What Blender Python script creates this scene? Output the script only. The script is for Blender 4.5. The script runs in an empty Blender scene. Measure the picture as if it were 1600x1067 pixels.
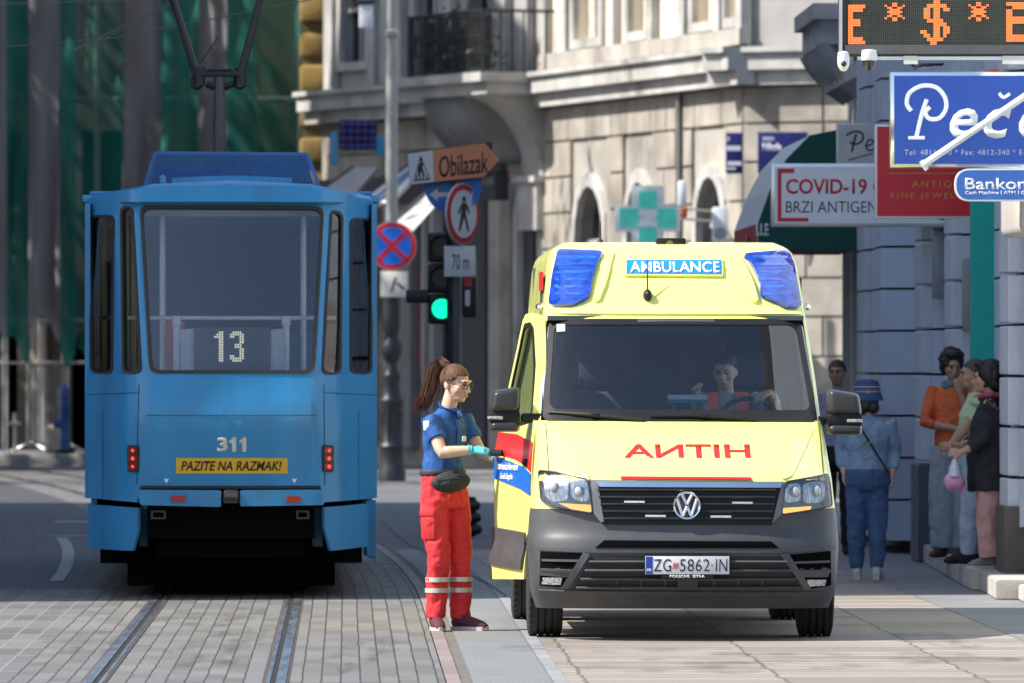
import bpy, bmesh, math, random
from mathutils import Vector, Matrix
R = math.radians
random.seed(7)
scene = bpy.context.scene
COL = scene.collection
# ---------------------------------------------------------------- camera, world, sun, exposure
LENS, EYE, HZ = 300.0, 1.755, 565.0           # mm, eye height (m), horizon row in the 1600x1067 photo
F = 1600 * LENS / 36.0
cd = bpy.data.cameras.new('camera'); cam = bpy.data.objects.new('camera', cd); COL.objects.link(cam)
cam.location = (0, 0, EYE); cam.rotation_euler = (R(90), 0, 0)
cd.lens = LENS; cd.sensor_width = 36; cd.shift_y = (HZ - 533.5) / 1600.0
cd.clip_start = .5; cd.clip_end = 3000
cd.dof.use_dof = True; cd.dof.focus_distance = 55.0; cd.dof.aperture_fstop = 6.3
scene.camera = cam
SUN_EL, SUN_AZ = 47.0, 14.0                    # light travels to +x, slightly away from the camera
world = bpy.data.worlds.new('World'); scene.world = world; world.use_nodes = True
wn = world.node_tree.nodes; wl = world.node_tree.links
sky = wn.new('ShaderNodeTexSky'); sky.sky_type = 'NISHITA'; sky.sun_disc = False
sky.sun_elevation = R(SUN_EL); sky.sun_rotation = R(270 - SUN_AZ)
sky.air_density = 1.0; sky.dust_density = 1.2
wl.new(sky.outputs[0], wn['Background'].inputs[0]); wn['Background'].inputs[1].default_value = 0.135
ld = bpy.data.lights.new('sun', 'SUN'); sun = bpy.data.objects.new('sun', ld); COL.objects.link(sun)
ld.energy = 5.0; ld.angle = R(.5); ld.color = (1, .95, .87)
_l = Vector((math.cos(R(SUN_EL)) * math.cos(R(SUN_AZ)), math.cos(R(SUN_EL)) * math.sin(R(SUN_AZ)), -math.sin(R(SUN_EL))))
sun.rotation_euler = _l.to_track_quat('-Z', 'Y').to_euler()
vs = scene.view_settings
vs.view_transform = 'Standard'; vs.look = 'None'; vs.exposure = 0.7; vs.gamma = 1
scene.cycles.max_bounces = 6; scene.cycles.transparent_max_bounces = 12
scene.cycles.caustics_reflective = False; scene.cycles.caustics_refractive = False

# ---------------------------------------------------------------- helpers
def W(px, py, d):                                # world point seen at a photo pixel, at distance d
    return Vector(((px - 800) * d / F, d, EYE - (py - HZ) * d / F))

def link_obj(name, me, parent=None):
    o = bpy.data.objects.new(name, me); COL.objects.link(o)
    if parent: o.parent = parent
    return o
def tag(o, label=None, cat=None, group=None, kind=None):
    if label: o['label'] = label
    if cat: o['category'] = cat
    if group: o['group'] = group
    if kind: o['kind'] = kind
    return o
def thing(name, label, cat, loc=(0, 0, 0), rz=0, group=None):
    o = link_obj(name, None); o.location = loc; o.rotation_euler = (0, 0, rz)
    o.empty_display_size = .2
    return tag(o, label, cat, group)

_m = {}
def M(name, col, rough=.6, metal=0, var=.12, scale=6, bump=0, bscale=60, emit=0, coat=0, stretch=None, spec=.5, ecol=None, grime=0):
    if name in _m: return _m[name]
    m = bpy.data.materials.new(name); m.use_nodes = True; _m[name] = m
    nt = m.node_tree; n = nt.nodes; l = nt.links; b = n['Principled BSDF']
    b.inputs['Roughness'].default_value = rough; b.inputs['Metallic'].default_value = metal
    b.inputs['Specular IOR Level'].default_value = spec
    if coat: b.inputs['Coat Weight'].default_value = coat; b.inputs['Coat Roughness'].default_value = .08
    tc = n.new('ShaderNodeTexCoord'); src = tc.outputs['Object']
    if stretch:
        mp = n.new('ShaderNodeMapping'); mp.inputs['Scale'].default_value = stretch; l.new(src, mp.inputs[0]); src = mp.outputs[0]
    nz = n.new('ShaderNodeTexNoise'); nz.inputs['Scale'].default_value = scale; nz.inputs['Detail'].default_value = 6; l.new(src, nz.inputs['Vector'])
    mr = n.new('ShaderNodeMapRange'); mr.inputs[1].default_value = .3; mr.inputs[2].default_value = .7
    mr.inputs[3].default_value = 1 - var; mr.inputs[4].default_value = 1 + var; l.new(nz.outputs[0], mr.inputs[0])
    mx = n.new('ShaderNodeVectorMath'); mx.operation = 'SCALE'; mx.inputs[0].default_value = col[:3]; l.new(mr.outputs[0], mx.inputs['Scale'])
    out = mx.outputs[0]
    if grime:
        g = n.new('ShaderNodeTexNoise'); g.inputs['Scale'].default_value = scale * .35; g.inputs['Detail'].default_value = 9; g.inputs['Roughness'].default_value = .7; l.new(src, g.inputs['Vector'])
        gr = n.new('ShaderNodeMapRange'); gr.inputs[1].default_value = .52; gr.inputs[2].default_value = .72; gr.inputs[4].default_value = grime; l.new(g.outputs[0], gr.inputs[0])
        mm = n.new('ShaderNodeMix'); mm.data_type = 'RGBA'; l.new(gr.outputs[0], mm.inputs[0]); l.new(out, mm.inputs[6]); mm.inputs[7].default_value = (.07, .06, .05, 1); out = mm.outputs[2]
    l.new(out, b.inputs['Base Color'])
    if rough > .1:
        rr = n.new('ShaderNodeMapRange'); rr.inputs[3].default_value = max(.03, rough - .08); rr.inputs[4].default_value = min(1, rough + .08); l.new(nz.outputs[0], rr.inputs[0]); l.new(rr.outputs[0], b.inputs['Roughness'])
    if bump:
        n2 = n.new('ShaderNodeTexNoise'); n2.inputs['Scale'].default_value = bscale; n2.inputs['Detail'].default_value = 5; l.new(src, n2.inputs['Vector'])
        bp = n.new('ShaderNodeBump'); bp.inputs['Strength'].default_value = bump; bp.inputs['Distance'].default_value = .02; l.new(n2.outputs[0], bp.inputs['Height']); l.new(bp.outputs[0], b.inputs['Normal'])
    if emit:
        b.inputs['Emission Color'].default_value = (*(ecol or col)[:3], 1); b.inputs['Emission Strength'].default_value = emit
    return m
def glass(name, tint, refl=.12, rough=.02):
    if name in _m: return _m[name]
    m = bpy.data.materials.new(name); m.use_nodes = True; _m[name] = m
    nt = m.node_tree; n = nt.nodes; l = nt.links; n.remove(n['Principled BSDF'])
    t = n.new('ShaderNodeBsdfTransparent'); t.inputs[0].default_value = (*tint, 1)
    g = n.new('ShaderNodeBsdfGlossy'); g.inputs['Roughness'].default_value = rough
    lw = n.new('ShaderNodeLayerWeight'); lw.inputs[0].default_value = .35
    mr = n.new('ShaderNodeMapRange'); mr.inputs[3].default_value = refl; mr.inputs[4].default_value = 1; l.new(lw.outputs['Fresnel'], mr.inputs[0])
    mx = n.new('ShaderNodeMixShader'); l.new(mr.outputs[0], mx.inputs[0]); l.new(t.outputs[0], mx.inputs[1]); l.new(g.outputs[0], mx.inputs[2])
    l.new(mx.outputs[0], n['Material Output'].inputs[0])
    return m

def rnd(poly, r, n=4):                           # round the corners of a 2-D polygon
    out = []; N = len(poly)
    for i in range(N):
        p = Vector(poly[i]); a = Vector(poly[i - 1]) - p; b = Vector(poly[(i + 1) % N]) - p
        k = min(r, a.length * .48, b.length * .48)
        p0 = p + a.normalized() * k; p1 = p + b.normalized() * k
        for j in range(n + 1):
            t = j / n; out.append(tuple((1 - t) ** 2 * p0 + 2 * t * (1 - t) * p + t * t * p1))
    return out
def arch(x0, x1, z0, z1, n=8):                   # arched opening outline
    r = (x1 - x0) / 2; c = (x0 + x1) / 2
    return [(x0, z0), (x1, z0)] + [(c + r * math.cos(math.pi * i / n), z1 - r + r * math.sin(math.pi * i / n)) for i in range(n + 1)]
def rect(x0, x1, z0, z1): return [(x0, z0), (x1, z0), (x1, z1), (x0, z1)]

class B:
    def __init__(s): s.bm = bmesh.new()
    def box(s, x0, x1, y0, y1, z0, z1, mt=None):
        v = [s.bm.verts.new(p if mt is None else mt @ Vector(p)) for p in
             ((x0, y0, z0), (x1, y0, z0), (x1, y1, z0), (x0, y1, z0), (x0, y0, z1), (x1, y0, z1), (x1, y1, z1), (x0, y1, z1))]
        for f in ((0, 3, 2, 1), (4, 5, 6, 7), (0, 1, 5, 4), (1, 2, 6, 5), (2, 3, 7, 6), (3, 0, 4, 7)):
            s.bm.faces.new([v[i] for i in f])
        return s
    def bbox(s, x0, x1, y0, y1, z0, z1, r=.02, mt=None, seg=2):     # bevelled box
        t = B().box(x0, x1, y0, y1, z0, z1)
        bmesh.ops.bevel(t.bm, geom=t.bm.edges[:], offset=r, segments=seg, affect='EDGES', profile=.5)
        return s.add(t, mt)
    def add(s, t, mt=None):
        if mt is not None: bmesh.ops.transform(t.bm, matrix=mt, verts=t.bm.verts[:])
        me = bpy.data.meshes.new('t'); t.bm.to_mesh(me); t.bm.free(); s.bm.from_mesh(me); bpy.data.meshes.remove(me)
        return s
    def ring_loft(s, rings, closed=True, cap=True):
        vs = [[s.bm.verts.new(p) for p in r] for r in rings]
        n = len(rings[0])
        for a, b in zip(vs, vs[1:]):
            for i in range(n if closed else n - 1):
                j = (i + 1) % n
                s.bm.faces.new((a[i], a[j], b[j], b[i]))
        if cap and closed:
            s.bm.faces.new(vs[0][::-1]); s.bm.faces.new(vs[-1])
        return s
    def tube(s, pts, rad, seg=8, up=None, cap=True):
        pts = [Vector(p) for p in pts]; n = len(pts)
        if not isinstance(rad, (list, tuple)): rad = [rad] * n
        rings = []; pu = Vector(up) if up else None
        for i, p in enumerate(pts):
            t = (pts[min(i + 1, n - 1)] - pts[max(i - 1, 0)])
            t = t.normalized() if t.length > 1e-9 else Vector((0, 0, 1))
            if pu is None: pu = Vector((0, 1, 0)) if abs(t.y) < .9 else Vector((1, 0, 0))
            u = (pu - t * pu.dot(t)); u = u.normalized() if u.length > 1e-6 else t.orthogonal().normalized()
            w = t.cross(u); pu = u
            r = rad[i]; r1, r2 = (r if isinstance(r, (list, tuple)) else (r, r))
            rings.append([p + u * r1 * math.cos(2 * math.pi * k / seg) + w * r2 * math.sin(2 * math.pi * k / seg) for k in range(seg)])
        return s.ring_loft(rings, cap=cap)
    def ell(s, c, r, rot=None, seg=12):
        m = Matrix.Translation(c) @ (rot.to_matrix().to_4x4() if rot is not None and not isinstance(rot, Matrix) else (rot or Matrix())) @ Matrix.Diagonal((*r, 1))
        bmesh.ops.create_uvsphere(s.bm, u_segments=seg, v_segments=max(6, seg * 2 // 3), radius=1, matrix=m)
        return s
    def lathe(s, prof, c=(0, 0, 0), seg=16, mt=None):
        t = B(); c = Vector(c)
        t.ring_loft([[c + Vector((r * math.cos(2 * math.pi * k / seg), r * math.sin(2 * math.pi * k / seg), z)) for k in range(seg)] for r, z in prof])
        return s.add(t, mt)
    def sheet(s, outer, holes=(), f=None, thick=0, step=None, rim=False):
        bm = bmesh.new(); ed = []
        for lp in [outer] + list(holes):
            v = [bm.verts.new((p[0], 0, p[1])) for p in lp]
            ed += [bm.edges.new((v[i], v[(i + 1) % len(v)])) for i in range(len(v))]
        bmesh.ops.triangle_fill(bm, use_beauty=True, use_dissolve=False, edges=ed, normal=(0, -1, 0))
        if step:
            sx, sz = step if isinstance(step, tuple) else (step, step)
            for ax, st in ((0, sx), (2, sz)):
                if not st: continue
                vals = [v.co[ax] for v in bm.verts]; a, b = min(vals), max(vals)
                k = math.floor(a / st) + 1
                while k * st < b - 1e-4:
                    co = [0, 0, 0]; co[ax] = k * st; no = [0, 0, 0]; no[ax] = 1
                    bmesh.ops.bisect_plane(bm, geom=bm.verts[:] + bm.edges[:] + bm.faces[:], dist=1e-5, plane_co=co, plane_no=no); k += 1
        bm.normal_update()
        for fc in bm.faces:
            if fc.normal.y > 0: fc.normal_flip()
        if f:
            for v in bm.verts: v.co = Vector(f(v.co.x, v.co.z))
        if thick:
            bm.normal_update()
            bmesh.ops.solidify(bm, geom=bm.faces[:], thickness=thick)
        t = B(); t.bm.free(); t.bm = bm
        return s.add(t)
    def done(s, name, mat, parent=None, smooth=35, recalc=True):
        bm = s.bm
        if recalc: bmesh.ops.recalc_face_normals(bm, faces=bm.faces[:])
        me = bpy.data.meshes.new(name); bm.to_mesh(me); bm.free()
        me.materials.append(mat)
        if smooth:
            me.polygons.foreach_set('use_smooth', [True] * len(me.polygons)); me.set_sharp_from_angle(angle=R(smooth))
        return link_obj(name, me, parent)

def remesh(b, name, mats, parent, voxel=.008, it=4, fac=.5, pick=None, disp=0):
    me = bpy.data.meshes.new('t'); bmesh.ops.recalc_face_normals(b.bm, faces=b.bm.faces[:]); b.bm.to_mesh(me); b.bm.free()
    o = bpy.data.objects.new('t', me); COL.objects.link(o)
    m = o.modifiers.new('r', 'REMESH'); m.mode = 'VOXEL'; m.voxel_size = voxel; m.adaptivity = 0
    k = o.modifiers.new('s', 'SMOOTH'); k.iterations = it; k.factor = fac
    if disp:
        tx = bpy.data.textures.new('folds', 'CLOUDS'); tx.noise_scale = .09; tx.noise_depth = 2
        q = o.modifiers.new('d', 'DISPLACE'); q.texture = tx; q.strength = disp; q.mid_level = .5; q.texture_coords = 'LOCAL'
    dg = bpy.context.evaluated_depsgraph_get(); dg.update()
    nm = bpy.data.meshes.new_from_object(o.evaluated_get(dg)); nm.name = name
    bpy.data.objects.remove(o); bpy.data.meshes.remove(me)
    nm.materials.clear()
    for mm in (mats if isinstance(mats, list) else [mats]): nm.materials.append(mm)
    nm.polygons.foreach_set('use_smooth', [True] * len(nm.polygons))
    if pick:
        for p in nm.polygons: p.material_index = pick(p.center, p.normal)
    return link_obj(name, nm, parent)

_tc = {}
def text_polys(txt, bold=0, shear=0, space=1.0):
    key = (txt, bold, shear, space)
    cu = bpy.data.curves.new('t', 'FONT'); cu.body = txt; cu.size = 1; cu.offset = bold; cu.shear = shear; cu.space_character = space
    cu.resolution_u = 3; cu.dimensions = '2D'; cu.fill_mode = 'FRONT'
    o = bpy.data.objects.new('t', cu); COL.objects.link(o)
    dg = bpy.context.evaluated_depsgraph_get(); dg.update()
    me = bpy.data.meshes.new_from_object(o.evaluated_get(dg))
    bpy.data.objects.remove(o); bpy.data.curves.remove(cu)
    return me
def lettering(txt, x0, x1, z0, z1, f, mat, parent, bold=0, shear=0, mirror=False, name='lettering', space=1.0, step=None, thick=.003, flipz=False):
    """text filling the box x0..x1, z0..z1 of a surface f(x, z) -> point (front side towards -y in sheet space)"""
    me = text_polys(txt, bold, shear, space)
    bm = bmesh.new(); bm.from_mesh(me); bpy.data.meshes.remove(me)
    xs = [v.co.x for v in bm.verts]; ys = [v.co.y for v in bm.verts]
    a, b_, c, d = min(xs), max(xs), min(ys), max(ys)
    bmesh.ops.remove_doubles(bm, verts=bm.verts[:], dist=1e-5)
    for v in bm.verts:
        tx = (v.co.x - a) / (b_ - a)
        if mirror: tx = 1 - tx
        v.co = Vector((x0 + tx * (x1 - x0), 0, z0 + (v.co.y - c) / (d - c) * (z1 - z0)))
    if step:
        for ax in (0, 2):
            vals = [v.co[ax] for v in bm.verts]; k = math.floor(min(vals) / step) + 1
            while k * step < max(vals):
                co = [0, 0, 0]; co[ax] = k * step; no = [0, 0, 0]; no[ax] = 1
                bmesh.ops.bisect_plane(bm, geom=bm.verts[:] + bm.edges[:] + bm.faces[:], dist=1e-6, plane_co=co, plane_no=no); k += 1
    bm.normal_update()
    for fc in bm.faces:
        if fc.normal.y > 0: fc.normal_flip()
    for v in bm.verts: v.co = Vector(f(v.co.x, v.co.z))
    bm.normal_update()
    if thick: bmesh.ops.solidify(bm, geom=bm.faces[:], thickness=thick)
    t = B(); t.bm.free(); t.bm = bm
    return t.done(name, mat, parent, smooth=0)

class Frame:                                     # a vehicle / sign frame: x to the right, y away, z up
    def __init__(s, px, d, th, z=0):
        s.o = Vector(((px - 800) * d / F, d, z)); s.th = th; s.c = math.cos(th); s.s = math.sin(th)
    def loc(s, px, py, Y=0):                     # local (x, z) of a photo pixel on the surface y = Y(x, z)
        b = Y if not callable(Y) else 0.0
        for _ in range(6 if callable(Y) else 1):
            k = (px - 800) / F
            u = (k * (s.o.y + s.c * b) - s.o.x + s.s * b) / (s.c - k * s.s)
            d = s.o.y + s.s * u + s.c * b
            z = EYE - (py - HZ) * d / F - s.o.z
            if callable(Y): b = .5 * b + .5 * Y(u, z) if _ < 5 else Y(u, z)
        return (u, z)
    def locs(s, pts, Y=0): return [s.loc(p[0], p[1], Y) for p in pts]
def lerp_tab(tab, z):
    if z <= tab[0][0]: return tab[0][1]
    for (a, va), (b, vb) in zip(tab, tab[1:]):
        if z <= b: return va + (vb - va) * (z - a) / (b - a)
    return tab[-1][1]

# shared materials
steel = M('galvanised_steel', (.42, .43, .44), .42, .7, .1, 20)
blackm = M('black_plastic', (.009, .009, .010), .5, 0, .1, spec=.3)
dark = M('dark_void', (.004, .004, .005), 1, 0, .1, spec=.05)
white_paint = M('white_paint', (.72, .72, .71), .45, 0, .05)
chrome = M('chrome', (.82, .83, .85), .09, 1, .03)
rubber = M('tyre_rubber', (.022, .022, .023), .75, 0, .2, 30, .3, 120)
# ---------------------------------------------------------------- ground
def track_x(d): return -1.791 - .0194 * (d - 46.6) - .0008 * max(0, d - 62) ** 2
def strip(name, v0, v1, z, mat, d0=20, d1=170, n=76, nv=2, zf=None):
    me = bpy.data.meshes.new(name); vs, fs, uv = [], [], []
    for i in range(n + 1):
        d = d0 + (d1 - d0) * i / n
        for j in range(nv + 1):
            v = v0 + (v1 - v0) * j / nv
            vs.append((track_x(d) + v, d, z)); uv.append((v, d))
    for i in range(n):
        for j in range(nv):
            a = i * (nv + 1) + j; fs.append((a, a + 1, a + nv + 2, a + nv + 1))
    me.from_pydata(vs, [], fs); ul = me.uv_layers.new(name='UVMap')
    for lp in me.loops: ul.data[lp.index].uv = uv[lp.vertex_index]
    me.materials.append(mat)
    return tag(link_obj(name, me), kind='structure')

def paving(name, col, joint, cw, cl, jw=.09, long_joint=(.03, .028, .025), cross=.5, var=.14, stagger=.5, wob=.012, bump=.25, rough=.7, tint=None):
    """pavers: columns of width cw along u, length cl along v; dark long joints, fainter cross joints"""
    m = bpy.data.materials.new(name); m.use_nodes = True; nt = m.node_tree; n = nt.nodes; l = nt.links; b = n['Principled BSDF']
    uv = n.new('ShaderNodeUVMap')
    def mth(op, a, c=None, d=None):
        q = n.new('ShaderNodeMath'); q.operation = op
        for i, x in enumerate((a, c, d)):
            if x is None: continue
            if isinstance(x, (int, float)): q.inputs[i].default_value = x
            else: l.new(x, q.inputs[i])
        return q.outputs[0]
    nzw = n.new('ShaderNodeTexNoise'); nzw.inputs['Scale'].default_value = 2.6; nzw.inputs['Detail'].default_value = 4; l.new(uv.outputs[0], nzw.inputs['Vector'])
    sp = n.new('ShaderNodeSeparateXYZ'); l.new(uv.outputs[0], sp.inputs[0])
    wobble = mth('MULTIPLY', mth('SUBTRACT', nzw.outputs[0], .5), wob * 2)
    u = mth('DIVIDE', mth('ADD', sp.outputs[0], wobble), cw)
    col_id = mth('FLOOR', u); fu = mth('FRACT', u)
    wn1 = n.new('ShaderNodeTexWhiteNoise'); wn1.noise_dimensions = '1D'; l.new(col_id, wn1.inputs['W'])
    v = mth('ADD', mth('DIVIDE', mth('ADD', sp.outputs[1], wobble), cl), mth('MULTIPLY', wn1.outputs[0], stagger * 2))
    fv = mth('FRACT', v); row_id = mth('FLOOR', v)
    du = mth('MULTIPLY', mth('MINIMUM', fu, mth('SUBTRACT', 1, fu)), cw)
    dv = mth('MULTIPLY', mth('MINIMUM', fv, mth('SUBTRACT', 1, fv)), cl)
    jn = n.new('ShaderNodeTexNoise'); jn.inputs['Scale'].default_value = 9; jn.inputs['Detail'].default_value = 5; l.new(uv.outputs[0], jn.inputs['Vector'])
    jwn = mth('MULTIPLY', jn.outputs[0], jw * cw * 2)
    ju = mth('LESS_THAN', du, mth('MULTIPLY', jwn, .5)); jv = mth('MULTIPLY', mth('LESS_THAN', dv, mth('MULTIPLY', jwn, 1.6)), cross)
    cmb = n.new('ShaderNodeCombineXYZ'); l.new(col_id, cmb.inputs[0]); l.new(row_id, cmb.inputs[1])
    wn2 = n.new('ShaderNodeTexWhiteNoise'); wn2.noise_dimensions = '2D'; l.new(cmb.outputs[0], wn2.inputs['Vector'])
    big = n.new('ShaderNodeTexNoise'); big.inputs['Scale'].default_value = .55; big.inputs['Detail'].default_value = 8; big.inputs['Roughness'].default_value = .65; l.new(uv.outputs[0], big.inputs['Vector'])
    fine = n.new('ShaderNodeTexNoise'); fine.inputs['Scale'].default_value = 45; fine.inputs['Detail'].default_value = 4; l.new(uv.outputs[0], fine.inputs['Vector'])
    val = mth('ADD', mth('MULTIPLY', mth('SUBTRACT', wn2.outputs[0], .5), var * 1.3), mth('ADD', mth('MULTIPLY', mth('SUBTRACT', big.outputs[0], .5), .7), mth('ADD', 1, mth('MULTIPLY', mth('SUBTRACT', fine.outputs[0], .5), .45))))
    sc = n.new('ShaderNodeVectorMath'); sc.operation = 'SCALE'; sc.inputs[0].default_value = col; l.new(val, sc.inputs['Scale'])
    src = sc.outputs[0]
    if tint:
        tm = n.new('ShaderNodeMix'); tm.data_type = 'RGBA'; l.new(mth('MULTIPLY', wn2.outputs[0], .6), tm.inputs[0]); l.new(src, tm.inputs[6]); tm.inputs[7].default_value = (*tint, 1); src = tm.outputs[2]
    m2 = n.new('ShaderNodeMix'); m2.data_type = 'RGBA'; l.new(jv, m2.inputs[0]); l.new(src, m2.inputs[6]); m2.inputs[7].default_value = (*joint, 1)
    m1 = n.new('ShaderNodeMix'); m1.data_type = 'RGBA'; l.new(ju, m1.inputs[0]); l.new(m2.outputs[2], m1.inputs[6]); m1.inputs[7].default_value = (*long_joint, 1)
    l.new(m1.outputs[2], b.inputs['Base Color']); b.inputs['Roughness'].default_value = rough
    hgt = mth('ADD', mth('MULTIPLY', fine.outputs[0], .15), mth('MULTIPLY', mth('SUBTRACT', 1, mth('MAXIMUM', ju, jv)), .6))
    bp = n.new('ShaderNodeBump'); bp.inputs['Strength'].default_value = bump; bp.inputs['Distance'].default_value = .01; l.new(hgt, bp.inputs['Height']); l.new(bp.outputs[0], b.inputs['Normal'])
    return m
asphalt = M('asphalt', (.06, .062, .066), .85, 0, .22, 1.3, .5, 180)
asphalt2 = M('lane_asphalt', (.13, .132, .138), .8, 0, .2, .9, .4, 220)
g = B(); g.sheet([(-400, -60), (400, -60), (400, 900), (-400, 900)], f=lambda x, z: (x, z, -.012))
tag(g.done('ground', asphalt, smooth=0), kind='structure')
pv = paving('track_pavers', (.145, .14, .134), (.30, .29, .27), .107, .74, .09, cross=.2, var=.30)
strip('track_paving', -.975, 1.43, 0, pv, nv=4)
pv2 = paving('sett_pavers', (.128, .126, .123), (.34, .32, .29), .155, 1.35, .075, long_joint=(.215, .205, .19), cross=.8, var=.34, stagger=.12)
strip('sett_paving', -7, -.975, 0, pv2, nv=4, d1=66, n=24)
pv3 = paving('shade_pavers', (.06, .061, .064), (.05, .05, .05), .3, .5, .05, cross=.4)  # darker pavers past the setts: the street's shade is put into this colour
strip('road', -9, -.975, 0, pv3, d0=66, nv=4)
ks = paving('kerb_granite', (.24, .19, .18), (.12, .1, .09), .4, 1.0, .03, cross=1, stagger=0)
strip('kerb_strip', 1.435, 1.515, .005, ks)
strip('kerb_edge', 1.515, 1.58, -.002, M('kerb_mortar', (.14, .13, .115), .9, 0, .35, 9, .5, 80))
lane = paving('lane_tiles', (.195, .203, .206), (.17, .17, .17), .03, .06, .12, long_joint=(.165, .172, .172), cross=.5, var=.05, bump=.4, wob=0)
strip('lane', 1.58, 2.02, 0, lane, d1=80)
strip('road', 1.58, 9, -.002, asphalt2, d0=80)
strip('kerb_stone', 2.02, 2.10, .004, paving('pale_kerb', (.25, .255, .26), (.1, .1, .1), .4, .9, .03, cross=1, stagger=0), d1=80)
bst = paving('beige_stone', (.285, .25, .215), (.12, .105, .09), 1.1, .42, .02, long_joint=(.13, .115, .10), cross=.6, var=.42, wob=.05, bump=.9, tint=(.30, .25, .21))
strip('stone_paving', 2.10, 5.15, 0, bst, d1=80, nv=4)
strip('sidewalk', 5.15, 9, .002, M('grey_slabs', (.19, .19, .195), .7, 0, .15, 1.2, .2, 90), d1=170)
# rails: polished head, dark groove, inner lip
rail_m = M('rail_steel', (.36, .37, .39), .28, .85, .3, 3, .15, 60, stretch=(6, .3, 1))
rust = M('rail_rust', (.075, .06, .05), .8, 0, .4, 12, .6, 90)
groove = M('rail_groove', (.012, .011, .01), .9)
for sgn in (-1, 1):
    o = 1 if sgn > 0 else -1
    a = sorted((o * .5, o * .555)); b_ = sorted((o * .468, o * .5)); c = sorted((o * .445, o * .468)); e = sorted((o * .555, o * .57)); e2 = sorted((o * .428, o * .445))
    rt = thing('tram_rail', 'grooved steel tram rail, the %s of the pair leading to the blue tram' % ('left' if sgn < 0 else 'right'), 'rail', (0, 0, 0), group='tram rails set in the paving')
    for nm, (v0, v1), z, mt in (('rail_head', a, .008, rail_m), ('rail_groove', b_, .003, groove), ('guard_lip', c, .006, rail_m), ('rail_edge', e, .004, rust), ('rail_edge', e2, .004, rust)):
        s = strip(nm, v0, v1, z, mt, nv=1); s.parent = rt
        if 'kind' in s: del s['kind']
# painted marks on the left roadway
wm = M('road_paint', (.26, .26, .26), .6, 0, .25, 14)
def ribbon(name, pts, w, z, mat):
    vs, fs = [], []
    P = [Vector((p.x, p.y, z)) for p in pts]
    for i, p in enumerate(P):
        t = (P[min(i + 1, len(P) - 1)] - P[max(i - 1, 0)]).normalized(); nn = Vector((-t.y, t.x, 0)) * w / 2
        vs += [p - nn, p + nn]
    for i in range(len(P) - 1): fs.append((2 * i, 2 * i + 1, 2 * i + 3, 2 * i + 2))
    me = bpy.data.meshes.new(name); me.from_pydata(vs, [], fs); me.materials.append(mat); return tag(link_obj(name, me), kind='structure')
def G(px, py): return W(px, py, F * EYE / (py - HZ))
ribbon('road_marking', [G(88, 908), G(99, 893), G(105, 878), G(107, 862), G(103, 850), G(96, 840)], .11, .006, wm)
ribbon('road_marking', [G(80, 838), G(140, 837)], .5, .006, wm)
ribbon('road_marking', [G(85, 815), G(140, 815)], 1.0, .006, wm)
for i, (x0, y0, x1, y1) in enumerate(()):
    ribbon('road_marking', [G(x0, y0), G(x1, y1)], 1.2, .006, wm)
# cracks / tar seams of the right lane
tar = M('tar_seam', (.02, .02, .02), .6)
ribbon('tar_seam', [G(598, 815), G(640, 850), G(690, 875), G(760, 910), G(792, 932)], .03, .006, tar)
# far pavement with kerb in front of the scaffolding, with a strip of standing water
kb = B(); kb.bbox(-14, -3.2, 150, 170, -.05, .14, .02); kp = kb.done('pavement', M('pavement_slabs', (.33, .32, .31), .8, 0, .2, 2)); tag(kp, kind='structure')
pd = B(); pd.sheet([(-12, 143.2), (-3.6, 143.2), (-3.6, 149.9), (-12, 149.9)], f=lambda x, z: (x, z, .003))
tag(pd.done('puddle', M('standing_water', (.02, .022, .025), .04, 0, 0)), kind='structure')

# oil stains, patches and dirt lying on the paving (irregular thin sheets)
def blot(name, px, py, rx, ry, mat, z=.007, seed=0):
    rng = random.Random(seed); c = G(px, py); n = 26; ph = [rng.uniform(0, 6.28) for _ in range(4)]
    vs = [(c.x, c.y, z)]
    for i in range(n):
        a = 2 * math.pi * i / n; k = 1 + .25 * math.sin(2 * a + ph[0]) + .18 * math.sin(3 * a + ph[1]) + .12 * math.sin(7 * a + ph[2]); vs.append((c.x + rx * k * math.cos(a), c.y + ry * k * math.sin(a), z))
    me = bpy.data.meshes.new(name); me.from_pydata(vs, [], [(0, i + 1, (i + 1) % n + 1) for i in range(n)]); me.materials.append(mat); return tag(link_obj(name, me), kind='structure')
stain = M('stain_dark', (.085, .08, .075), .7, 0, .4, 6)
sb_ = stain.node_tree.nodes['Principled BSDF']; nz_ = stain.node_tree.nodes.new('ShaderNodeTexNoise'); nz_.inputs['Scale'].default_value = 5; nz_.inputs['Detail'].default_value = 8
mr_ = stain.node_tree.nodes.new('ShaderNodeMapRange'); mr_.inputs[1].default_value = .45; mr_.inputs[2].default_value = .75; mr_.inputs[4].default_value = .42
stain.node_tree.links.new(nz_.outputs[0], mr_.inputs[0]); stain.node_tree.links.new(mr_.outputs[0], sb_.inputs['Alpha'])
for i, (x, y, rx, ry) in enumerate(((340, 1010, .3, 3.0), (330, 965, .35, 2.5), (560, 1020, .22, 2.5), (1050, 1040, .5, 1.5), (1330, 1030, .7, 1.6), (1460, 1000, .3, 1.2), (150, 1000, .35, 2), (950, 1015, .6, .8))): blot('paving_stain', x, y, rx, ry, stain, .007 + .0004 * i, i)
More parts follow.
